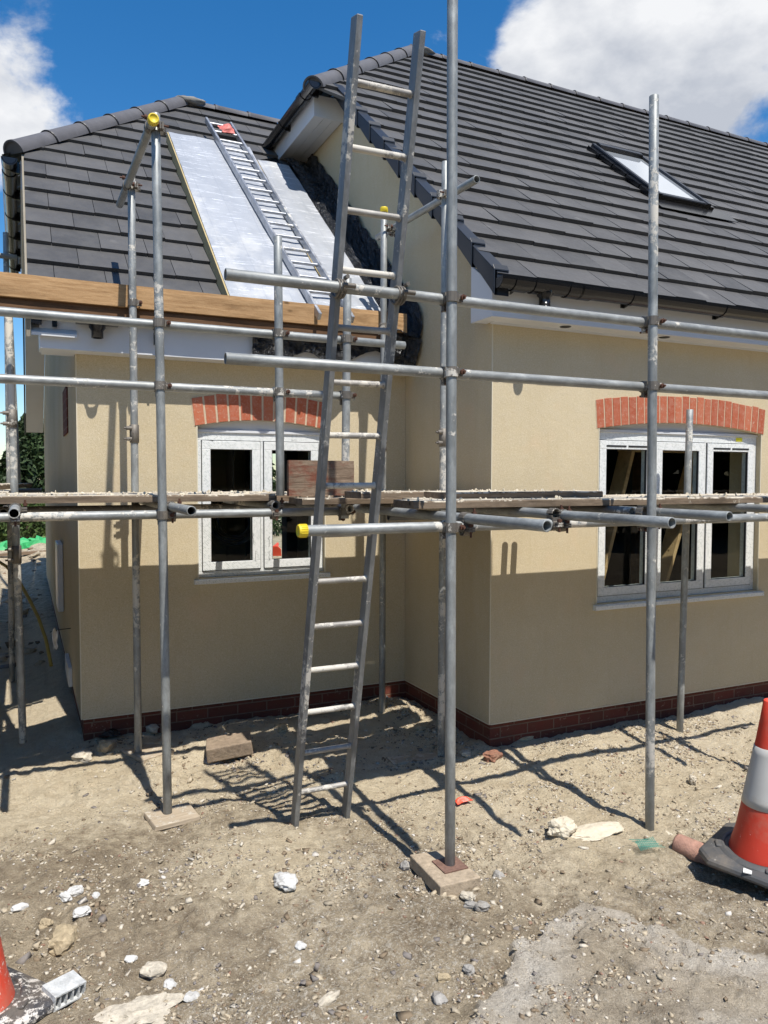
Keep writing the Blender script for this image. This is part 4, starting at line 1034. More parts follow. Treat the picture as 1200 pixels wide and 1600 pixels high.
for S in (S6, S7):
    for z in (2.492, 2.158): coupler(S[0], on(S[1], S[2], z), Z3, X3, Y3)
coupler(S7[0], on(S7[1], S7[2], 1.461), Z3, X3, Y3)
# inner ledgers
LI = .935-.052
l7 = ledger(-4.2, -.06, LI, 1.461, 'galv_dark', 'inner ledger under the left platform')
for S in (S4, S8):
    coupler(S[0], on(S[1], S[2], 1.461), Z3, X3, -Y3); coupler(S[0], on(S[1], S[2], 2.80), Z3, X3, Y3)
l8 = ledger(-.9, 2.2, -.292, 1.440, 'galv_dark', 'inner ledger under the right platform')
coupler(S9[0], on(S9[1], S9[2], 1.44), Z3, X3, -Y3)
for S, z in ((S4, 1.95), (S8, 1.93), (S1b, 1.93)): sleeve(S[0], on(S[1], S[2], z), Z3)
sleeve(S5[0], on(S5[1], S5[2], 1.15), Z3); sleeve(S5[0], on(S5[1], S5[2], 2.05), Z3)
# transoms under the boards
def transom(x, y0, y1, z=1.489, mat='galv', label=None, cpl=True, ly=LB, tilt=0):
    t = tube('transom', (x, y0, z), (x+tilt, y1, z), mat, label)
    if cpl: coupler(t, (x, ly, z), Y3, X3, -Z3)
    return t
def endat(u, v, x):
    p = atX(u, v, x); return p
p = endat(855, 822, -.955); transom(p.x, p.y, .25, p.z, 'galv', 'transom tube pointing out beside the nearest upright')
p = endat(1050, 817, -.40); transom(p.x, p.y, -.15, p.z, 'galv', 'long transom tube pointing out left of the second upright')
p = endat(1140, 807, .205); transom(p.x, p.y, -.15, p.z, 'galv', 'long transom tube pointing out right of the second upright')
p = atZ(862, 803, 1.487); transom(p.x, p.y, -.15, 1.487, 'galv_plaster')
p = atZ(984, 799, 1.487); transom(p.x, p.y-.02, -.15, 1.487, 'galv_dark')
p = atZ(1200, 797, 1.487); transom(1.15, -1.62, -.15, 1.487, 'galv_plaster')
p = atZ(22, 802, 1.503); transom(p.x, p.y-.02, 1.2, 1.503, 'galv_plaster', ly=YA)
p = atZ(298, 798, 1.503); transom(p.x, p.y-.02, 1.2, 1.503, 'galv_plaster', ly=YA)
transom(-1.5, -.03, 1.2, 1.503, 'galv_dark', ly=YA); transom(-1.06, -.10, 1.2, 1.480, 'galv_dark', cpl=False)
# the high tubes running back over the roofs
a = atX(240, 185, -2.185); b = atX(187, 320, -2.185); t1 = tube('transom', a, b, 'galv', 'high tube with a yellow end cap pointing towards the viewer'); cap(t1, a, (b-a))
coupler(t1, a+(b-a)*((-.055-a.y)/(b.y-a.y)), b-a, Z3, X3); coupler(t1, a+(b-a)*((.935-a.y)/(b.y-a.y)), b-a, Z3, X3)
a = atX(745, 280, -.285); b = atX(590, 371, -.285); t3 = tube('transom', a, b, 'galv', 'high open-ended tube sloping back to the inner corner upright')
for yy in (.10, .935): coupler(t3, a+(b-a)*((yy-a.y)/(b.y-a.y)), b-a, Z3, -X3)
# the side scaffold round the corner
for x, y in ((-3.75, 1.3), (-3.75, 3.6), (-2.95, 3.6), (-3.75, 6.2), (-2.95, 6.2)): tube('standard', (x, y, -.25), (x+.02, y, 3.9), 'galv_plaster')
tube('ledger', (-2.93, .6, 1.46), (-2.93, 7.4, 1.46), 'galv_plaster'); tube('ledger', (-3.72, .6, 1.46), (-3.72, 7.4, 1.46), 'galv_plaster')
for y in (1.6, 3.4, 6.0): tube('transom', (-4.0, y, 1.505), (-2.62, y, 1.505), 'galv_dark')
p = atY(0, 400, 3.6); tube('ledger', (-4.4, 3.55, p.z), (-2.84, 3.55, p.z-.01), 'galv'); 
# ------------------------------------------------------------------ boards
def board(p0, p1, w, t, mat, label, group=None, name='scaffold_board', cat='board', upv=(0, 0, 1), band=True, rough=.0016, nseg=26, cut=0):
    p0, p1 = Vector(p0), Vector(p1); L = (p1-p0).length; M = frameX(p0, p1, upv); m = MB(); n = nseg; s_ = random.random()*50
    vs = []
    prof = [(-w/2, 0), (-w/2, t*.25), (-w/2, t*.8), (-w/2+.004, t), (-w*.2, t), (w*.2, t), (w/2-.004, t), (w/2, t*.8), (w/2, t*.25), (w/2, 0), (0, 0)]
    k = len(prof)
    for i in range(n+1):
        x = L*i/n
        for j, (y, z) in enumerate(prof):
            q = Vector((x*3, y*20, z*20+s_)); d = rough*2.2*mnoise.noise(q); vs.append((x+(cut*(y) if i in (0,) else 0), y+d*(1 if abs(y) > w*.4 else 0), z+d*(z > t*.5)))
    fs = [(i*k+j, i*k+(j+1) % k, (i+1)*k+(j+1) % k, (i+1)*k+j) for i in range(n) for j in range(k)]; fs = [f[::-1] for f in fs]
    fs += [tuple(range(k)), tuple(range(n*k, n*k+k))[::-1]]
    m.add(vs, fs)
    o = bpy.data.objects.new(name, m.mesh(name, mat)); place(o, None, M); tag(o, label, cat, group)
    return o
def crust(o, L, w, t, seed, n=110, x0=0):
    m = MB(); random.seed(seed); n = int(n*.6)
    for i in range(n):
        x = x0+random.random()*(L-x0); y = (random.random()-.5)*w*.96; s_ = random.uniform(.002, .006)*random.choice([1, 1, 1.8])
        R = Euler((random.random()*3, random.random()*3, random.random()*3)).to_matrix()
        m.add([Vector((x, y, t+s_*.05))+R @ Vector((v.x*s_*2.0, v.y*s_*1.3, v.z*s_*.5)) for v in IV], IF)
    c = local('render_crumb', m.mesh('render_crumb', 'plaster'), o, W[o.name]); c['kind'] = 'stuff'; return c
GB = 'boards of the right platform'; GA = 'boards of the left platform'
zb = 1.514; LBd = [(-.885, -1.10, 'front board of the right platform, its end showing beside the nearest upright'), (-.645, -.93, 'middle board of the right platform, caked in pale render'), (-.405, -.72, 'board of the right platform nearest the wall')]
for i, (y, xs, lab) in enumerate(LBd):
    o = board((xs, y, zb+.001*i), (3.2, y+.0, zb), .228, .038, 'grey_board', lab, GB); crust(o, 4.0, .225, .038, i+1, 230)
# second layer of short boards beneath the front end and boards crossing the corner
for i, (xa, xb, y, z, lab) in enumerate([(-1.18, -.2, -.42, 1.552, 'short rough board lying on top where the platforms meet'), (-1.42, -.06, -.15, 1.514, 'first board of the corner infill behind the toe board'),
                                    (-.80, .3, -.66, 1.553, 'short white-caked board lapped over the right platform'), ]):
    o = board((xa, y, z), (xb, y+.03, z), .222, .036, 'grey_board', lab, 'loose boards where the platforms meet'); crust(o, xb-xa, .22, .036, 20+i, 90)
for i, (xa, y, lab) in enumerate([(-4.6, .165, 'front board of the left platform, caked white and ending at the toe board'), (-4.5, .405, 'second board of the left platform'), (-4.7, .645, 'third board of the left platform'), (-4.55, .875, 'board of the left platform nearest the wall')]):
    xb = -1.475 if i == 0 else -.04-.05*i
    o = board((xa, y, 1.528), (xb, y, 1.528), .225, .038, 'grey_board', lab, GA); crust(o, 4.3 if i else 3.1, .22, .038, 40+i, 260, 0)
o = board((-1.47, .165, 1.524), (-.05, .165, 1.514), .222, .036, 'weathered_board', 'short dark board continuing the left platform behind the toe board', GA)
o = board((-1.45, -.055-.05, 1.560), (-1.045, -.055-.05, 1.560), .036, .205, 'toe', 'weathered toe board with a red stain clamped between two short uprights', None, 'toe_board', 'toe board')
# side platform round the corner
for i, (x, lab) in enumerate([(-3.02, 'side platform board nearest the gable'), (-3.26, 'middle side platform board'), (-3.50, 'outer side platform board')]):
    o = board((x, 1.05, 1.531), (x, 7.2, 1.531), .225, .038, 'grey_board', lab, 'boards of the side platform'); crust(o, 3, .22, .038, 60+i, 60)
o = board((-3.2, 1.55, 1.571), (-2.86, 3.5, 1.571), .22, .038, 'grey_board', 'loose board lying askew on the side platform')
# long timbers at eaves height
p0, p1 = atY(0, 449, .99), atY(634, 509, .99)
zt = 2.835
o = board((-4.0, .965+.03, 2.775), (p1.x, .965+.03, 2.775), .05, .145, 'new_timber', 'long orange-brown timber beam fixed at eaves height over the left window', None, 'timber_beam', 'timber')
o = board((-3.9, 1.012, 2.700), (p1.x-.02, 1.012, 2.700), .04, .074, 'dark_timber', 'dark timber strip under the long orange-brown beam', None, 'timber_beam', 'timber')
# ------------------------------------------------------------------ ladders
lb0, lb1 = Vector((-1.531, -.446, G(-1.53, -.44)-.01)), Vector((-1.232, -.443, G(-1.23, -.44)-.01))
lt0, lt1 = Vector((-1.601, -1.465, 3.485)), Vector((-1.323, -1.467, 3.49))
LAD = thing('ladder', (lb0+lb1)/2, 'tall grey metal ladder leaning out against the guard rails from the dirt', 'ladder')
lx = (lb1-lb0).normalized(); lz = ((lt0+lt1)/2-(lb0+lb1)/2).normalized(); ly = lz.cross(lx).normalized()
for a, b in ((lb0, lt0), (lb1, lt1)):
    L = (b-a).length; m = MB(); m.bbox(-.0135, .0135, -.033, .033, 0, L); zz = (b-a).normalized(); yy = zz.cross(lx).normalized(); xx = yy.cross(zz)
    o = local('stile', m.mesh('stile', 'ladder_metal'), LAD, basis(xx, yy, zz, a)); bv = o.modifiers.new('bevel', 'BEVEL'); bv.width = .004; bv.segments = 2
for i in range(15):
    z = -.009+.2336*i; t = (z-lb0.z)/(lt0.z-lb0.z); a = lb0+(lt0-lb0)*t; b = lb1+(lt1-lb1)*t; a, b = a+(b-a).normalized()*.012, b-(b-a).normalized()*.012
    m = MB(); L = (b-a).length; n = 18; prof = [(.0135, 0)]
    for k in range(60): prof += [(.0150 if k % 2 else .0138, L*(k+.5)/60)]
    prof += [(.0135, L)]
    m.lathe(prof, 14); m.lathe([(.018, 0), (.018, .006), (.013, .006)], 12); m.lathe([(.013, L-.006), (.018, L-.006), (.018, L)], 12)
    local('rung', m.mesh('rung', 'rung_metal'), LAD, frameZ(a, b))
# ladder-to-rail clips belong to the scaffold rail
for a, b in ((lb0, lt0), (lb1, lt1)):
    t = (zL1-a.z)/(b.z-a.z); q = a+(b-a)*t; m = MB()
    rr = .036; pts = [(0, -.052+rr*math.sin(th)*1.25+.03, rr*math.cos(th)) for th in [2*PI*i/18 for i in range(19)]]
    for dx in (-.014, .0, .014): m.tube([(p[0]+dx, p[1], p[2]) for p in pts], .006, 6)
    m.tube([(-.01, -.095, .0), (.045, -.095, .0)], .011, 6); m.tube([(.0, -.09, .03), (.0, -.12, .03)], .010, 6)
    local('ladder_clip', m.mesh('ladder_clip', 'coupler_metal'), l1, Matrix.Translation(Vector((q.x, LB+.045, zL1))))
# roof ladder
h = .165
def onA2(u, v): return onP(u, v, (0, -SL, 1), 1.815+h/ca)
r0, r1 = onA2(490, 478), onA2(322, 187); q0, q1 = onA2(548, 478), onA2(368, 197)
r0 = r0+(r0-r1).normalized()*.15
q0 = r0+(q0-r0).normalized()*.31; q0.z = r0.z; q0.y = r0.y; dd = (r1-r0); q1 = q0+dd
RL = thing('roof_ladder', (r0+q0)/2, 'silver aluminium ladder lying flat up the foil-covered roof slope', 'ladder')
xx = (q0-r0).normalized(); zz = dd.normalized(); yy = zz.cross(xx).normalized(); xx = yy.cross(zz)
for a in (r0, q0):
    m = MB(); L = dd.length; m.bbox(-.012, .012, -.028, .028, 0, L); o = local('stile', m.mesh('stile', 'alu'), RL, basis(xx, yy, zz, a)); bv = o.modifiers.new('bevel', 'BEVEL'); bv.width = .003
nR = 17
for i in range(nR):
    a = r0+dd*((i+.6)/nR); b = q0+dd*((i+.6)/nR); m = MB(); m.tube([(0, 0, .01), (0, 0, (b-a).length-.01)], .014, 10); local('rung', m.mesh('rung', 'alu'), RL, frameZ(a, b))
p = (r1*.93+r0*.07)+xx*.15+nA*.03
o = crumple('work_glove', lambda u, v: p+xx*(.12*(u-.5))+zz*(.20*(v-.5))+nA*(.05*math.sin(PI*u)*math.sin(PI*v)), 10, 14, .022, None, 'pink_plastic', 3); tag(o, 'pink crumpled glove stuck between the top rungs of the roof ladder', 'glove')
# ------------------------------------------------------------------ pads and base plates
def pad(u, v, sx, sy, sz, rot, name, label, cat, mat, dz=0.0, xy=None):
    q = atG(u, v) if xy is None else Vector((xy[0], xy[1], G(*xy))); m = MB(); R = Matrix.Rotation(rot, 3, 'Z')
    m.box((0, 0, 0), (sx, sy, sz), None, None, .004)
    me = m.mesh(name, mat); o = bpy.data.objects.new(name, me); place(o, None, Matrix.Translation(Vector((q.x, q.y, G(q.x, q.y)+sz/2-.012+dz))) @ Matrix.Rotation(rot, 4, 'Z')); tag(o, label, cat)
    bv = o.modifiers.new('bevel', 'BEVEL'); bv.width = .005; bv.segments = 2; return o
zs1 = S1[1].z
x1_, y1_ = S1[1].x, S1[1].y
def padat(x, y, sx, sy, z0, z1, rot, name, label, cat, mat):
    m = MB(); m.box((0, 0, 0), (sx, sy, z1-z0), None, None, .005); o = bpy.data.objects.new(name, m.mesh(name, mat))
    place(o, None, Matrix.Translation(Vector((x, y, (z0+z1)/2))) @ Matrix.Rotation(rot, 4, 'Z')); tag(o, label, cat); bv = o.modifiers.new('bevel', 'BEVEL'); bv.width = .006; bv.segments = 2; return o
cs = [atZ(640, 1335, zs1-.006), atZ(688, 1385, zs1-.006), atZ(752, 1370, zs1-.006), atZ(695, 1327, zs1-.006)]
def slabpoly(name, pts, th, mat, label, cat):
    m = MB(); c = sum(pts, Vector())/len(pts); m.ext([p-Vector((0, 0, th)) for p in pts], (0, 0, th)); o = bpy.data.objects.new(name, m.mesh(name, mat, c)); place(o, None, Matrix.Translation(c)); tag(o, label, cat)
    bv = o.modifiers.new('bevel', 'BEVEL'); bv.width = .005; bv.segments = 2; return o
slabpoly('paving_slab', cs, .062, 'slab_concrete', 'brown concrete paving slab under the nearest scaffold upright', 'paving slab')
m = MB(); m.bbox(x1_-.062, x1_+.062, y1_-.062, y1_+.062, zs1-.0055, zs1+.0005); part('base_plate', m, 'plate_rust', S1[0], org=S1[1])
S3x = S3[1]; padat(S3x.x+.02, S3x.y-.02, .25, .225, S3x.z-.03, S3x.z-.001, .12, 'sole_board', 'pale flat sole board under the tall left upright', 'board', 'pale_pad')
padat(S4[1].x+.06, S4[1].y+.02, .24, .28, S4[1].z-.03, S4[1].z-.001, .45, 'sole_board', 'sand-covered sole board under the upright left of the left window', 'board', 'pale_pad')
padat(S1b[1].x-.10, S1b[1].y+.03, .50, .15, S1b[1].z-.03, S1b[1].z-.001, -.18, 'sole_board', 'narrow sole board under the upright behind the nearest one', 'board', 'pale_pad')
padat(S2[1].x-.12, S2[1].y-.03, .42, .24, S2[1].z-.028, S2[1].z-.001, .05, 'sole_board', 'sole board plastered with mortar under the second upright', 'board', 'plaster')
padat(S9[1].x+.03, S9[1].y-.02, .25, .24, S9[1].z-.028, S9[1].z-.001, -.4, 'sole_board', 'pale sole board under the short upright by the right window', 'board', 'pale_pad')
# ------------------------------------------------------------------ cones
def cone(name, loc, tilt, rotz, H, label, mats, base_h=.05):
    c = thing(name, loc, label, 'traffic cone'); R = Matrix.Rotation(rotz, 4, 'Z') @ Matrix.Rotation(tilt[0], 4, 'X') @ Matrix.Rotation(tilt[1], 4, 'Y')
    M = Matrix.Translation(Vector(loc)) @ R
    red, white, black = mats
    def rad(z): 
        t = z/H; return .030+(.150-.030)*(1-t)**1.12+.03*max(0, 1-z/.10)**2
    def seg(za, zb, off=0, n=8): return [(rad(za+(zb-za)*i/n)+off, za+(zb-za)*i/n) for i in range(n+1)]
    m = MB(); m.lathe(seg(base_h-.005, H)+[(.026, H+.004), (.022, H-.02), (0, H-.02)], 40); o = local('cone_body', m.mesh('cone_body', red), c, M)
    m = MB(); zb0, zb1 = H*.36, H*.72; m.lathe([(rad(zb0), zb0-.001)]+seg(zb0, zb1, .0025)+[(rad(zb1), zb1+.001)], 40); local('reflective_sleeve', m.mesh('reflective_sleeve', white), c, M)
    m = MB(); n = 8; hs_ = .235
    def octo(s_, z, cutf=.30):
        k = s_*(1-cutf*1.0); return [Vector(p) for p in [(s_, -k, z), (s_, k, z), (k, s_, z), (-k, s_, z), (-s_, k, z), (-s_, -k, z), (-k, -s_, z), (k, -s_, z)]]
    lv = [octo(hs_, 0), octo(hs_+.004, .012), octo(hs_, .026), octo(hs_*.96, .034), octo(hs_*.80, .044)]
    for i in range(len(lv)-1): m.add(lv[i]+lv[i+1], [(j, (j+1) % 8, 8+(j+1) % 8, 8+j) for j in range(8)])
    m.add(lv[0], [tuple(range(8))[::-1]]); m.add(lv[-1], [tuple(range(8))])
    m.lathe([(.20, .043), (.185, .055), (.172, .057), (.168, .044)], 40)
    for a in (0, PI/2, PI, 3*PI/2):
        m.box((.196*math.cos(a+.5), .196*math.sin(a+.5), .048), (.03, .06, .014), Matrix.Rotation(a+.5, 3, 'Z'))
    o = local('cone_base', m.mesh('cone_base', black), c, M); bv = o.modifiers.new('bevel', 'BEVEL'); bv.width = .006; bv.segments = 2; bv.limit_method = 'ANGLE'
    return c, M, o
pc = atZ(1193, 1342, -.115)
RC, Mc, cb = cone('traffic_cone', pc, (math.radians(2), math.radians(-3)), math.radians(20), .765, 'red and white traffic cone at the right edge, tilted on a clay pipe', ('cone_red', 'cone_white', 'cone_black'))
m = MB(); m.box((-.205, .06, .037), (.05, .035, .004)); local('base_label', m.mesh('base_label', 'white_label'), cb, Mc @ Matrix.Rotation(.3, 4, 'Z'))
pl_ = atZ(-52, 1592, -.20)
cone('traffic_cone', (pl_.x, pl_.y, -.195), (math.radians(-3), math.radians(3)), math.radians(35), .72, 'splattered traffic cone cut off by the lower left corner', ('cone_red_splashed', 'cone_white_splashed', 'cone_black_splashed'))
# clay pipe under the right cone
a, b = atZ(1058, 1318, -.165), atZ(1140, 1352, -.165); m = MB(); M = frameZ(a, b); L = (b-a).length
m.lathe([(.036, 0), (.047, 0), (.050, .01), (.050, L*.45), (.044, L*.47), (.044, L), (.036, L), (.036, 0)], 24); o = bpy.data.objects.new('clay_pipe', m.mesh('clay_pipe', 'pink_clay')); place(o, None, M); tag(o, 'short pinkish clay pipe lying under the edge of the cone', 'pipe')
# mortar lump and mesh scrap
q = atG(876, 1305); rock('mortar_lump', (q.x+.02, q.y+.02, q.z+.025), (.15, .13, .11), 'plaster', 'pale mortar lump with folded sides left of the second upright', 'mortar', 4, .35, 4)
q = atG(930, 1300); rock('mortar_spill', (q.x, q.y, q.z+.004), (.34, .16, .045), 'plaster', 'flat spill of set mortar between the lump and the second upright', 'mortar', 8, .25, 4)
m = MB(); q = atZ(1008, 1318, -.165)
for i in range(11): m.box((q.x+(i-5)*.011, q.y-.012, -.160+.0*i), (.003, .10, .002), Matrix.Rotation(-.5, 3, 'Z'))
for i in range(5): m.box((q.x, q.y-.012+(i-2)*.02, -.158), (.12, .002, .002), Matrix.Rotation(-.5, 3, 'Z'))
o = part('mesh_scrap', m, 'teal_mesh', None, org=q); tag(o, 'scrap of teal plastic mesh by the foot of the second upright', 'mesh scrap')
# dense block near the ladder
q = atG(362, 1180); m = MB(); m.box((0, 0, 0), (.30, .20, .095), None, None, .006)
o = bpy.data.objects.new('concrete_block', m.mesh('concrete_block', 'block_brown')); place(o, None, Matrix.Translation(q+Vector((.0, .06, .045))) @ Euler((math.radians(6), math.radians(-7), math.radians(-14))).to_matrix().to_4x4()); tag(o, 'brown concrete block lying tilted left of the ladder foot', 'block'); bv = o.modifiers.new('bevel', 'BEVEL'); bv.width = .008; bv.segments = 2
q = atG(333, 1190); m = MB(); m.lathe([(0, .012), (.05, .012), (.056, .018), (.058, .0)], 24); m.lathe([(.035, .0125), (.037, .015), (.039, .0125)], 24); o = bpy.data.objects.new('tub_lid', m.mesh('tub_lid', 'white_rag')); place(o, None, Matrix.Translation(q+Vector((0, 0, .0))) @ Matrix.Rotation(.2, 4, 'X')); tag(o, 'dirty white round lid poking out under the concrete block', 'lid')
# grey plastic air brick in the foreground
pt = [atZ(63, 1540, -.145), atZ(89, 1562, -.145), atZ(138, 1533, -.145), atZ(112, 1518, -.145)]
c = (pt[0]+pt[2])/2; x_ = (pt[2]-pt[1]).normalized(); x_.z = 0; x_.normalize(); y_ = Vector((0, 0, 1)).cross(x_)
Lx = (pt[2]-pt[1]).length; Ly = .085; m = MB()
m.bbox(-Lx/2, Lx/2, -Ly/2, Ly/2, -.006, 0); m.bbox(-Lx/2, Lx/2, -Ly/2, Ly/2, -.055, -.049); m.bbox(-Lx/2, -Lx/2+.006, -Ly/2, Ly/2, -.049, -.006); m.bbox(Lx/2-.006, Lx/2, -Ly/2, Ly/2, -.049, -.006)
for i in range(1, 5): m.bbox(-Lx/2+Lx*i/5-.003, -Lx/2+Lx*i/5+.003, -Ly/2+.002, Ly/2-.002, -.049, -.006)
m.bbox(-Lx/2+.006, Lx/2-.006, Ly/2-.012, Ly/2-.006, -.049, -.006)
o = bpy.data.objects.new('vent_block', m.mesh('vent_block', 'vent_grey')); place(o, None, basis(x_, y_, Vector((0, 0, 1)), c) @ Euler((0.12, .06, 0)).to_matrix().to_4x4()); tag(o, 'pale grey plastic air brick lying in the lower left corner', 'air brick')
# rags and litter
def litter(u, v, size, mat, name, label, cat, seed, rough=.5): 
    q = atG(u, v); return rock(name, (q.x, q.y, q.z+size[2]*.35), size, mat, label, cat, seed, rough, 4, True, rot=seed)
litter(447, 1385, (.13, .09, .06), 'white_rag', 'cloth_scrap', 'crumpled white cloth scrap on the dirt in the middle foreground', 'rag', 2, .38)
q = atG(723, 1258)
o = crumple('plastic_scrap', lambda u, v: q+Vector((.09*(u-.5), .06*(v-.5), .02+.02*math.sin(PI*u)*math.sin(PI*v))), 12, 12, .018, None, 'orange_plastic', 3); tag(o, 'crumpled orange-red plastic scrap beside the nearest upright', 'litter')
q2 = atG(172, 1153)
o = crumple('plastic_bag', lambda u, v: q2+Vector((.13*(u-.5), .10*(v-.5), .03+.03*math.sin(PI*u)*math.sin(PI*v))), 14, 12, .02, None, 'membrane', 6); tag(o, 'crumpled black plastic bag against the plinth of the left wing', 'bag')
q3 = atX(86, 995, LA-.16)
o = crumple('cloth_rag', lambda u, v: q3+Vector((.03*(u-.5), .05*(u-.5), .12*(v-.6)+.02*math.sin(u*6))), 8, 14, .016, None, 'white_rag', 9); tag(o, 'white rag tied to the wire sticking out of the gable', 'rag')
# red-brown brick bit, half brick, stones
ST = [(770, 1186, .12, .09, .06, 'red_brickbit', 'brick_piece', 'broken red brick piece lying by the corner of the right wing', 'brick', .7),
 (100, 1475, .17, .10, .075, 'tan_rock', 'stone', 'largest cream stone in the left foreground', 'stone', .2),
 (128, 1187, .12, .10, .075, 'pale_rock', 'stone', 'pale angular stone at the left, front of a pair', 'stone', .25),
 (165, 1172, .11, .09, .08, 'tan_rock', 'stone', 'rounded tan stone below the black bag', 'stone', .1),
 (238, 1141, .11, .07, .05, 'pale_rock', 'stone', 'flat stone against the plinth between the left uprights', 'stone', .3),
 (633, 1357, .05, .05, .045, 'grey_rock', 'stone', 'small grey stone left of the paving slab', 'stone', .1),
 (779, 1371, .06, .05, .035, 'grey_rock', 'stone', 'small rounded stone right of the paving slab', 'stone', .1),
 (753, 1420, .065, .045, .04, 'grey_rock', 'stone', 'small purple-grey pebble below the paving slab', 'stone', .1),
 (736, 1418, .03, .06, .03, 'grey_rock', 'stone', 'upright dark chip next to the purple-grey pebble', 'stone', .4),
 (730, 1403, .07, .04, .03, 'pale_rock', 'stone', 'pale flat chip at the front edge of the paving slab', 'stone', .4),
 (513, 1566, .10, .035, .03, 'pale_rock', 'stone', 'long pale chip in the bottom middle foreground', 'stone', .5),
 (732, 1518, .05, .04, .03, 'grey_rock', 'stone', 'blue-grey pebble left of the concrete edge', 'stone', .1),
 (686, 1565, .05, .07, .03, 'grey_rock', 'stone', 'grey flint near the bottom edge', 'stone', .3),
 (693, 1530, .035, .05, .025, 'tan_rock', 'stone', 'tan chip above the grey flint', 'stone', .4),
 (220, 1381, .07, .05, .015, 'white_rag', 'chip', 'flat white plaster chip in the left foreground', 'plaster chip', .4),
 (118, 1396, .07, .05, .04, 'white_rag', 'chip', 'dark-edged white chip in the cluster at the left', 'plaster chip', .4),
 (102, 1404, .07, .04, .03, 'white_rag', 'chip', 'second white chip in the cluster at the left', 'plaster chip', .4),
 (127, 1428, .07, .05, .03, 'white_rag', 'chip', 'flat white chip below the cluster at the left', 'plaster chip', .4),
 (72, 1447, .05, .05, .035, 'tan_rock', 'stone', 'small brown stone above the largest cream stone', 'stone', .2),
 (240, 1520, .09, .07, .04, 'pale_rock', 'stone', 'pale lump in the rubble patch at the bottom left', 'stone', .3),
 (1082, 1222, .05, .04, .05, 'pale_rock', 'stone', 'square pale stone left of the right cone', 'stone', .7),
 (728, 1180, .07, .05, .04, 'pale_rock', 'stone', 'stone beside the broken red brick', 'stone', .3),
 (660, 1140, .14, .10, .06, 'tan_rock', 'stone', 'lump of sandy soil in the inner corner', 'stone', .3),
 (440, 1140, .12, .09, .05, 'tan_rock', 'stone', 'shaded lump left of the ladder against the plinth', 'stone', .3),
 (815, 1156, .20, .10, .05, 'tan_rock', 'stone', 'wide flat sandy lump against the corner of the right wing', 'stone', .3)]
for i, (u, v, a, b, c, mt, nm, lb, ct, bx) in enumerate(ST):
    q = atG(u, v); rock(nm, (q.x, q.y, q.z+c*.28), (a, b, c), mt, lb, ct, i+11, .35, 3, rot=i*1.3+(.5 if nm == 'brick_piece' else 0), boxy=bx)
random.seed(5)
for i, (u, v, s_, lb) in enumerate([(30, 1420, .05, 'white chip nearest the left edge'), (150, 1400, .035, 'small white chip right of the cluster'), (205, 1500, .04, 'white chip right of the largest cream stone'), (265, 1540, .045, 'white chip in the rubble patch, uppermost'), (300, 1560, .05, 'white chip in the rubble patch, rightmost'), (470, 1480, .04, 'white chip in the damp middle ground')]):
    q = atG(u, v); rock('chip', (q.x, q.y, q.z+s_*.15), (s_*1.3, s_, s_*.45), 'white_rag', lb, 'plaster chip', i+60, .4, 2, rot=i*1.7)
# crust of broken concrete at the bottom left
q = atG(210, 1585); rock('concrete_lump', (q.x, q.y, q.z-.01), (.30, .17, .06), 'pale_rock', 'flat broken lump of old concrete at the bottom left', 'concrete', 77, .45, 5)
# ------------------------------------------------------------------ things behind and inside
# leaning timber door lining inside the right window
def leanframe(y, pts, mat, label):
    P = [atY(u, v, y) for u, v in pts]; b0, t0, b1, t1 = P
    b0, b1 = t0+(b0-t0)*(t0.z/(t0.z-b0.z)), t1+(b1-t1)*(t1.z/(t1.z-b1.z)); t1.z = t0.z
    root = thing('door_lining', (b0+b1)/2, label, 'timber frame')
    for a, b in ((b0, t0), (b1, t1)):
        M = frameZ(a+Vector((0, 0, .0)), b); m = MB(); m.bbox(-.016, .016, -.0, .15, 0, (b-a).length); local('leg', m.mesh('leg', mat), root, M)
    M = frameX(t0, t1); m = MB(); m.bbox(-.03, (t1-t0).length+.03, -.0, .15, 0, .03); local('head', m.mesh('head', mat), root, M); return root
leanframe(.40, [(938, 925), (990, 705), (1040, 918), (1098, 708)], 'frame_timber', 'pale timber door lining leaning inside the right window')
m = MB(); m.bbox(2.78, 2.86, 1.6, 1.66, 0, 2.3); o = part('timber_post', m, 'dark_timber', None, org=(2.8, 1.6, 0)); tag(o, 'grey post standing inside behind the third pane of the right window', 'post')
# cable coil inside the left window
m = MB(); c = atY(365, 815, DA+.55)
for k in range(9):
    r = .13+.012*k; m.tube([(c.x+r*math.cos(t)*.95, c.y+.02*math.sin(3*t+k)+.004*k, c.z+r*.9*math.sin(t)+.01*math.sin(k)) for t in [2*PI*i/28 for i in range(29)]], .006, 6, False)
m.tube([(c.x, c.y, c.z+.2), (c.x, c.y, 2.5)], .004, 5)
o = part('cable_coil', m, 'cable', None, org=c); tag(o, 'coil of black cable hanging inside the left window', 'cable coil')
q = atZ(436, 870, -.12)
cone('traffic_cone', (q.x, q.y+.6, -.15), (0, math.radians(72)), math.radians(60), .72, 'orange cone lying on its side, seen through the left window', ('orange_plastic', 'orange_plastic', 'orange_plastic'))
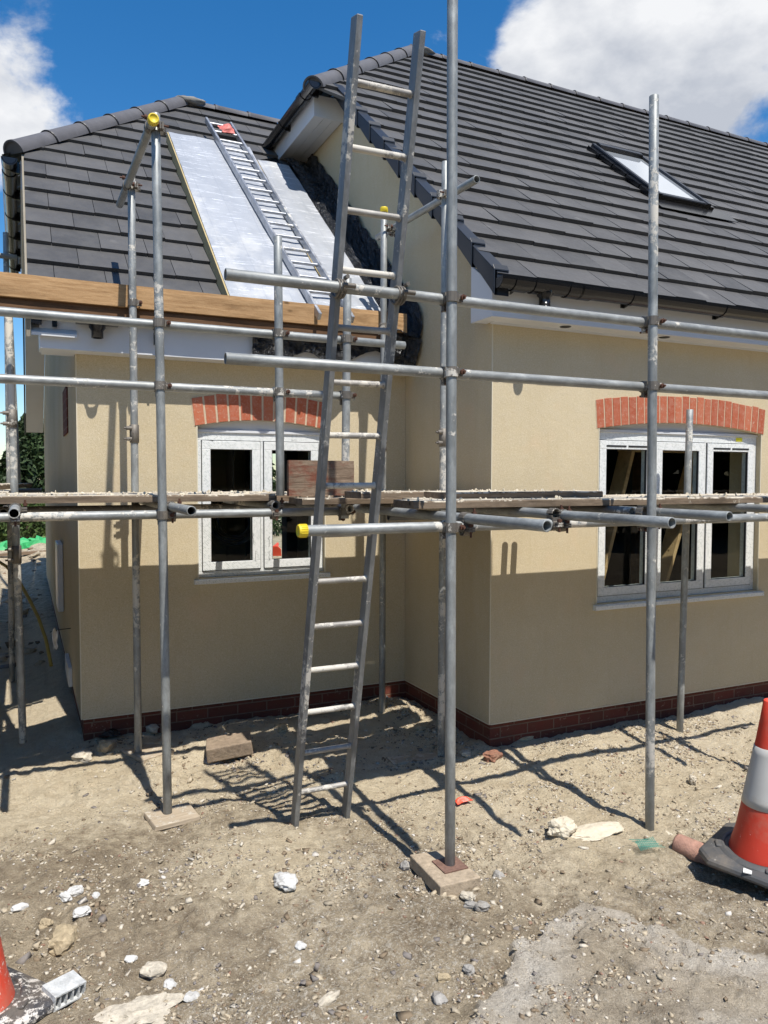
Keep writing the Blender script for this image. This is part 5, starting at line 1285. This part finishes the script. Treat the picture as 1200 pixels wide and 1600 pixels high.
# hose, netting, rope
m = MB(); pts = []
for (u, v, y) in [(-30, 860, 5.2), (10, 885, 4.6), (28, 905, 4.3), (45, 935, 3.9), (60, 965, 3.6), (72, 1000, 3.3), (80, 1040, 3.0)]: pts.append(atY(u, v, y))
m.tube(pts, .016, 8); o = part('hose', m, 'yellow_hose', None, org=pts[-1]); tag(o, 'yellow hose curving down behind the left edge upright', 'hose')
q = atY(30, 862, 12.5)
for k, (u, v, w_, lb) in enumerate([(55, 858, 1.6, 'green netting heaped on the spoil behind the gable'), ]):
    c = atY(u, v, 13.0); o = crumple('safety_netting', lambda a, b: c+Vector((w_*(a-.5), .5*(b-.5), .05+.16*math.sin(PI*a)*math.sin(PI*b))), 20, 8, .10, None, 'green_net', 4); tag(o, lb, 'netting')
c0, c1 = atY(-40, 872, 12.2), atY(75, 864, 12.2); o = board(c0, c1, .10, .06, 'weathered_board', 'long timber lying on the spoil below the green netting', None, 'timber_length', 'timber')
# hedge trees and shrubs
def foliage(name, base, h, r, n, mat, label, cat, seed, conical=True, leaf=.07, group=None):
    root = thing(name, base, label, cat, group); rs = np.random.RandomState(seed)
    m = MB(); m.tube([(0, 0, -.1), (.02, 0, h*.5), (0, .02, h*.93)], [r*.09+.03, r*.05+.02, .01], 8); 
    for i in range(26):
        a = rs.rand()*2*PI; z = h*(.08+.85*rs.rand()); rr = r*(1-.8*z/h if conical else math.sin(PI*min(.95, z/h))**.5)*.85
        m.tube([(0, 0, z), (rr*.5*math.cos(a), rr*.5*math.sin(a), z+.03*h), (rr*math.cos(a), rr*math.sin(a), z+.05*h)], [.02, .012, .004], 5, False)
    local('trunk', m.mesh('trunk', 'bark'), root, Matrix.Translation(Vector(base)))
    z = h*(rs.rand(n)**.9)*.98+.02*h; a = rs.rand(n)*2*PI
    prof = (1-.85*(z/h)**1.3) if conical else np.sqrt(np.clip(np.sin(PI*np.clip(z/h*.9+.08, 0, 1)), 0, 1))
    lum = .75+.5*vnoise(a*2.2+seed, z*2.2, 1, 60+seed % 9); rr = r*prof*lum*(.55+.5*np.sqrt(rs.rand(n)))
    P = np.stack([rr*np.cos(a), rr*np.sin(a), z], 1)
    d1 = rs.randn(n, 3); d1 /= np.linalg.norm(d1, axis=1)[:, None]; d2 = np.cross(d1, rs.randn(n, 3)); d2 /= np.linalg.norm(d2, axis=1)[:, None]
    L = leaf*(.5+rs.rand(n))[:, None]
    Q = np.stack([P-d1*L, P+d2*L*.4, P+d1*L, P-d2*L*.4], 1).reshape(-1, 3)
    F = np.arange(n*4).reshape(n, 4)
    local('crown', npmesh('crown', Q, F, np.clip(.5*rs.rand(n)+.7*(vnoise(a*3, z*3, 1, 70)-.25), 0, 1), mat), root, Matrix.Translation(Vector(base))); return root
trees = [(-4.4, 19.5, 4.4, 1.3, 'tall dark conifer at the left edge behind the house'), (-2.6, 18.4, 3.5, 1.2, 'dark conifer nearest the gable end, lower than the one at its left'), (-1.0, 19.5, 3.4, 1.3, 'dark conifer hidden mostly behind the gable'), (-6.6, 20.5, 4.8, 1.5, 'big conifer beyond the left frame edge'), (1.2, 19.2, 3.4, 1.3, 'conifer seen through the left window'), (3.6, 19.6, 3.6, 1.4, 'conifer behind the house, right of the window view')]
for i, (x, y, h_, r_, lb) in enumerate(trees): foliage('conifer', (x, y, G(x, y)-.05), h_, r_, 9000 if i < 3 else 5000, 'conifer_leaf', lb, 'tree', i+3, True, .10, 'conifers behind the house')
foliage('shrub', (-2.75, 15.8, G(-2.75, 15.8)-.02), 1.25, .75, 5000, 'shrub_leaf', 'leafy green shrub on the spoil heap beside the gable', 'shrub', 31, False, .055)
foliage('shrub', (-4.3, 16.0, G(-4.3, 16)-.02), 1.0, .8, 4000, 'shrub_leaf', 'lighter shrub at the far left edge', 'shrub', 32, False, .06)

# unseen conifers added behind and left of the viewpoint to darken panes and walls
for i, (x, y, h_, r_, lb) in enumerate([(-2.5, -18, 8.5, 3.0, 'leftmost tall conifer added unseen behind the viewpoint, darkening the panes'), (3.0, -18, 9.2, 3.0, 'second tall conifer from the left, added unseen behind the viewpoint'), (8.2, -17.5, 8.8, 3.0, 'third tall conifer from the left, added unseen behind the viewpoint'), (13.0, -16, 9.6, 3.0, 'third tall conifer from the right, added unseen behind the viewpoint'), (17.5, -14, 9.2, 3.0, 'second tall conifer from the right, added unseen behind the viewpoint'), (21.8, -11.5, 9.6, 3.1, 'rightmost tall conifer added unseen behind the viewpoint'),
   (-6.6, -1.0, 4.0, 1.3, 'nearest bushy conifer of the unseen row added left of the house'), (-6.7, 1.2, 4.3, 1.3, 'second bushy conifer of the unseen row added left of the house'), (-6.8, 3.4, 4.1, 1.3, 'third bushy conifer of the unseen row added left of the house'), (-6.9, 5.6, 4.5, 1.3, 'fourth bushy conifer of the unseen row added left of the house'), (-7.1, 7.8, 4.2, 1.3, 'fifth bushy conifer of the unseen row added left of the house')]):
    foliage('conifer', (x, y, G(x, y)-.05), h_, r_, 7000, 'conifer_leaf', lb, 'tree', i+50, False, .30 if y < -5 else .14, 'unseen conifers added to darken panes and walls')
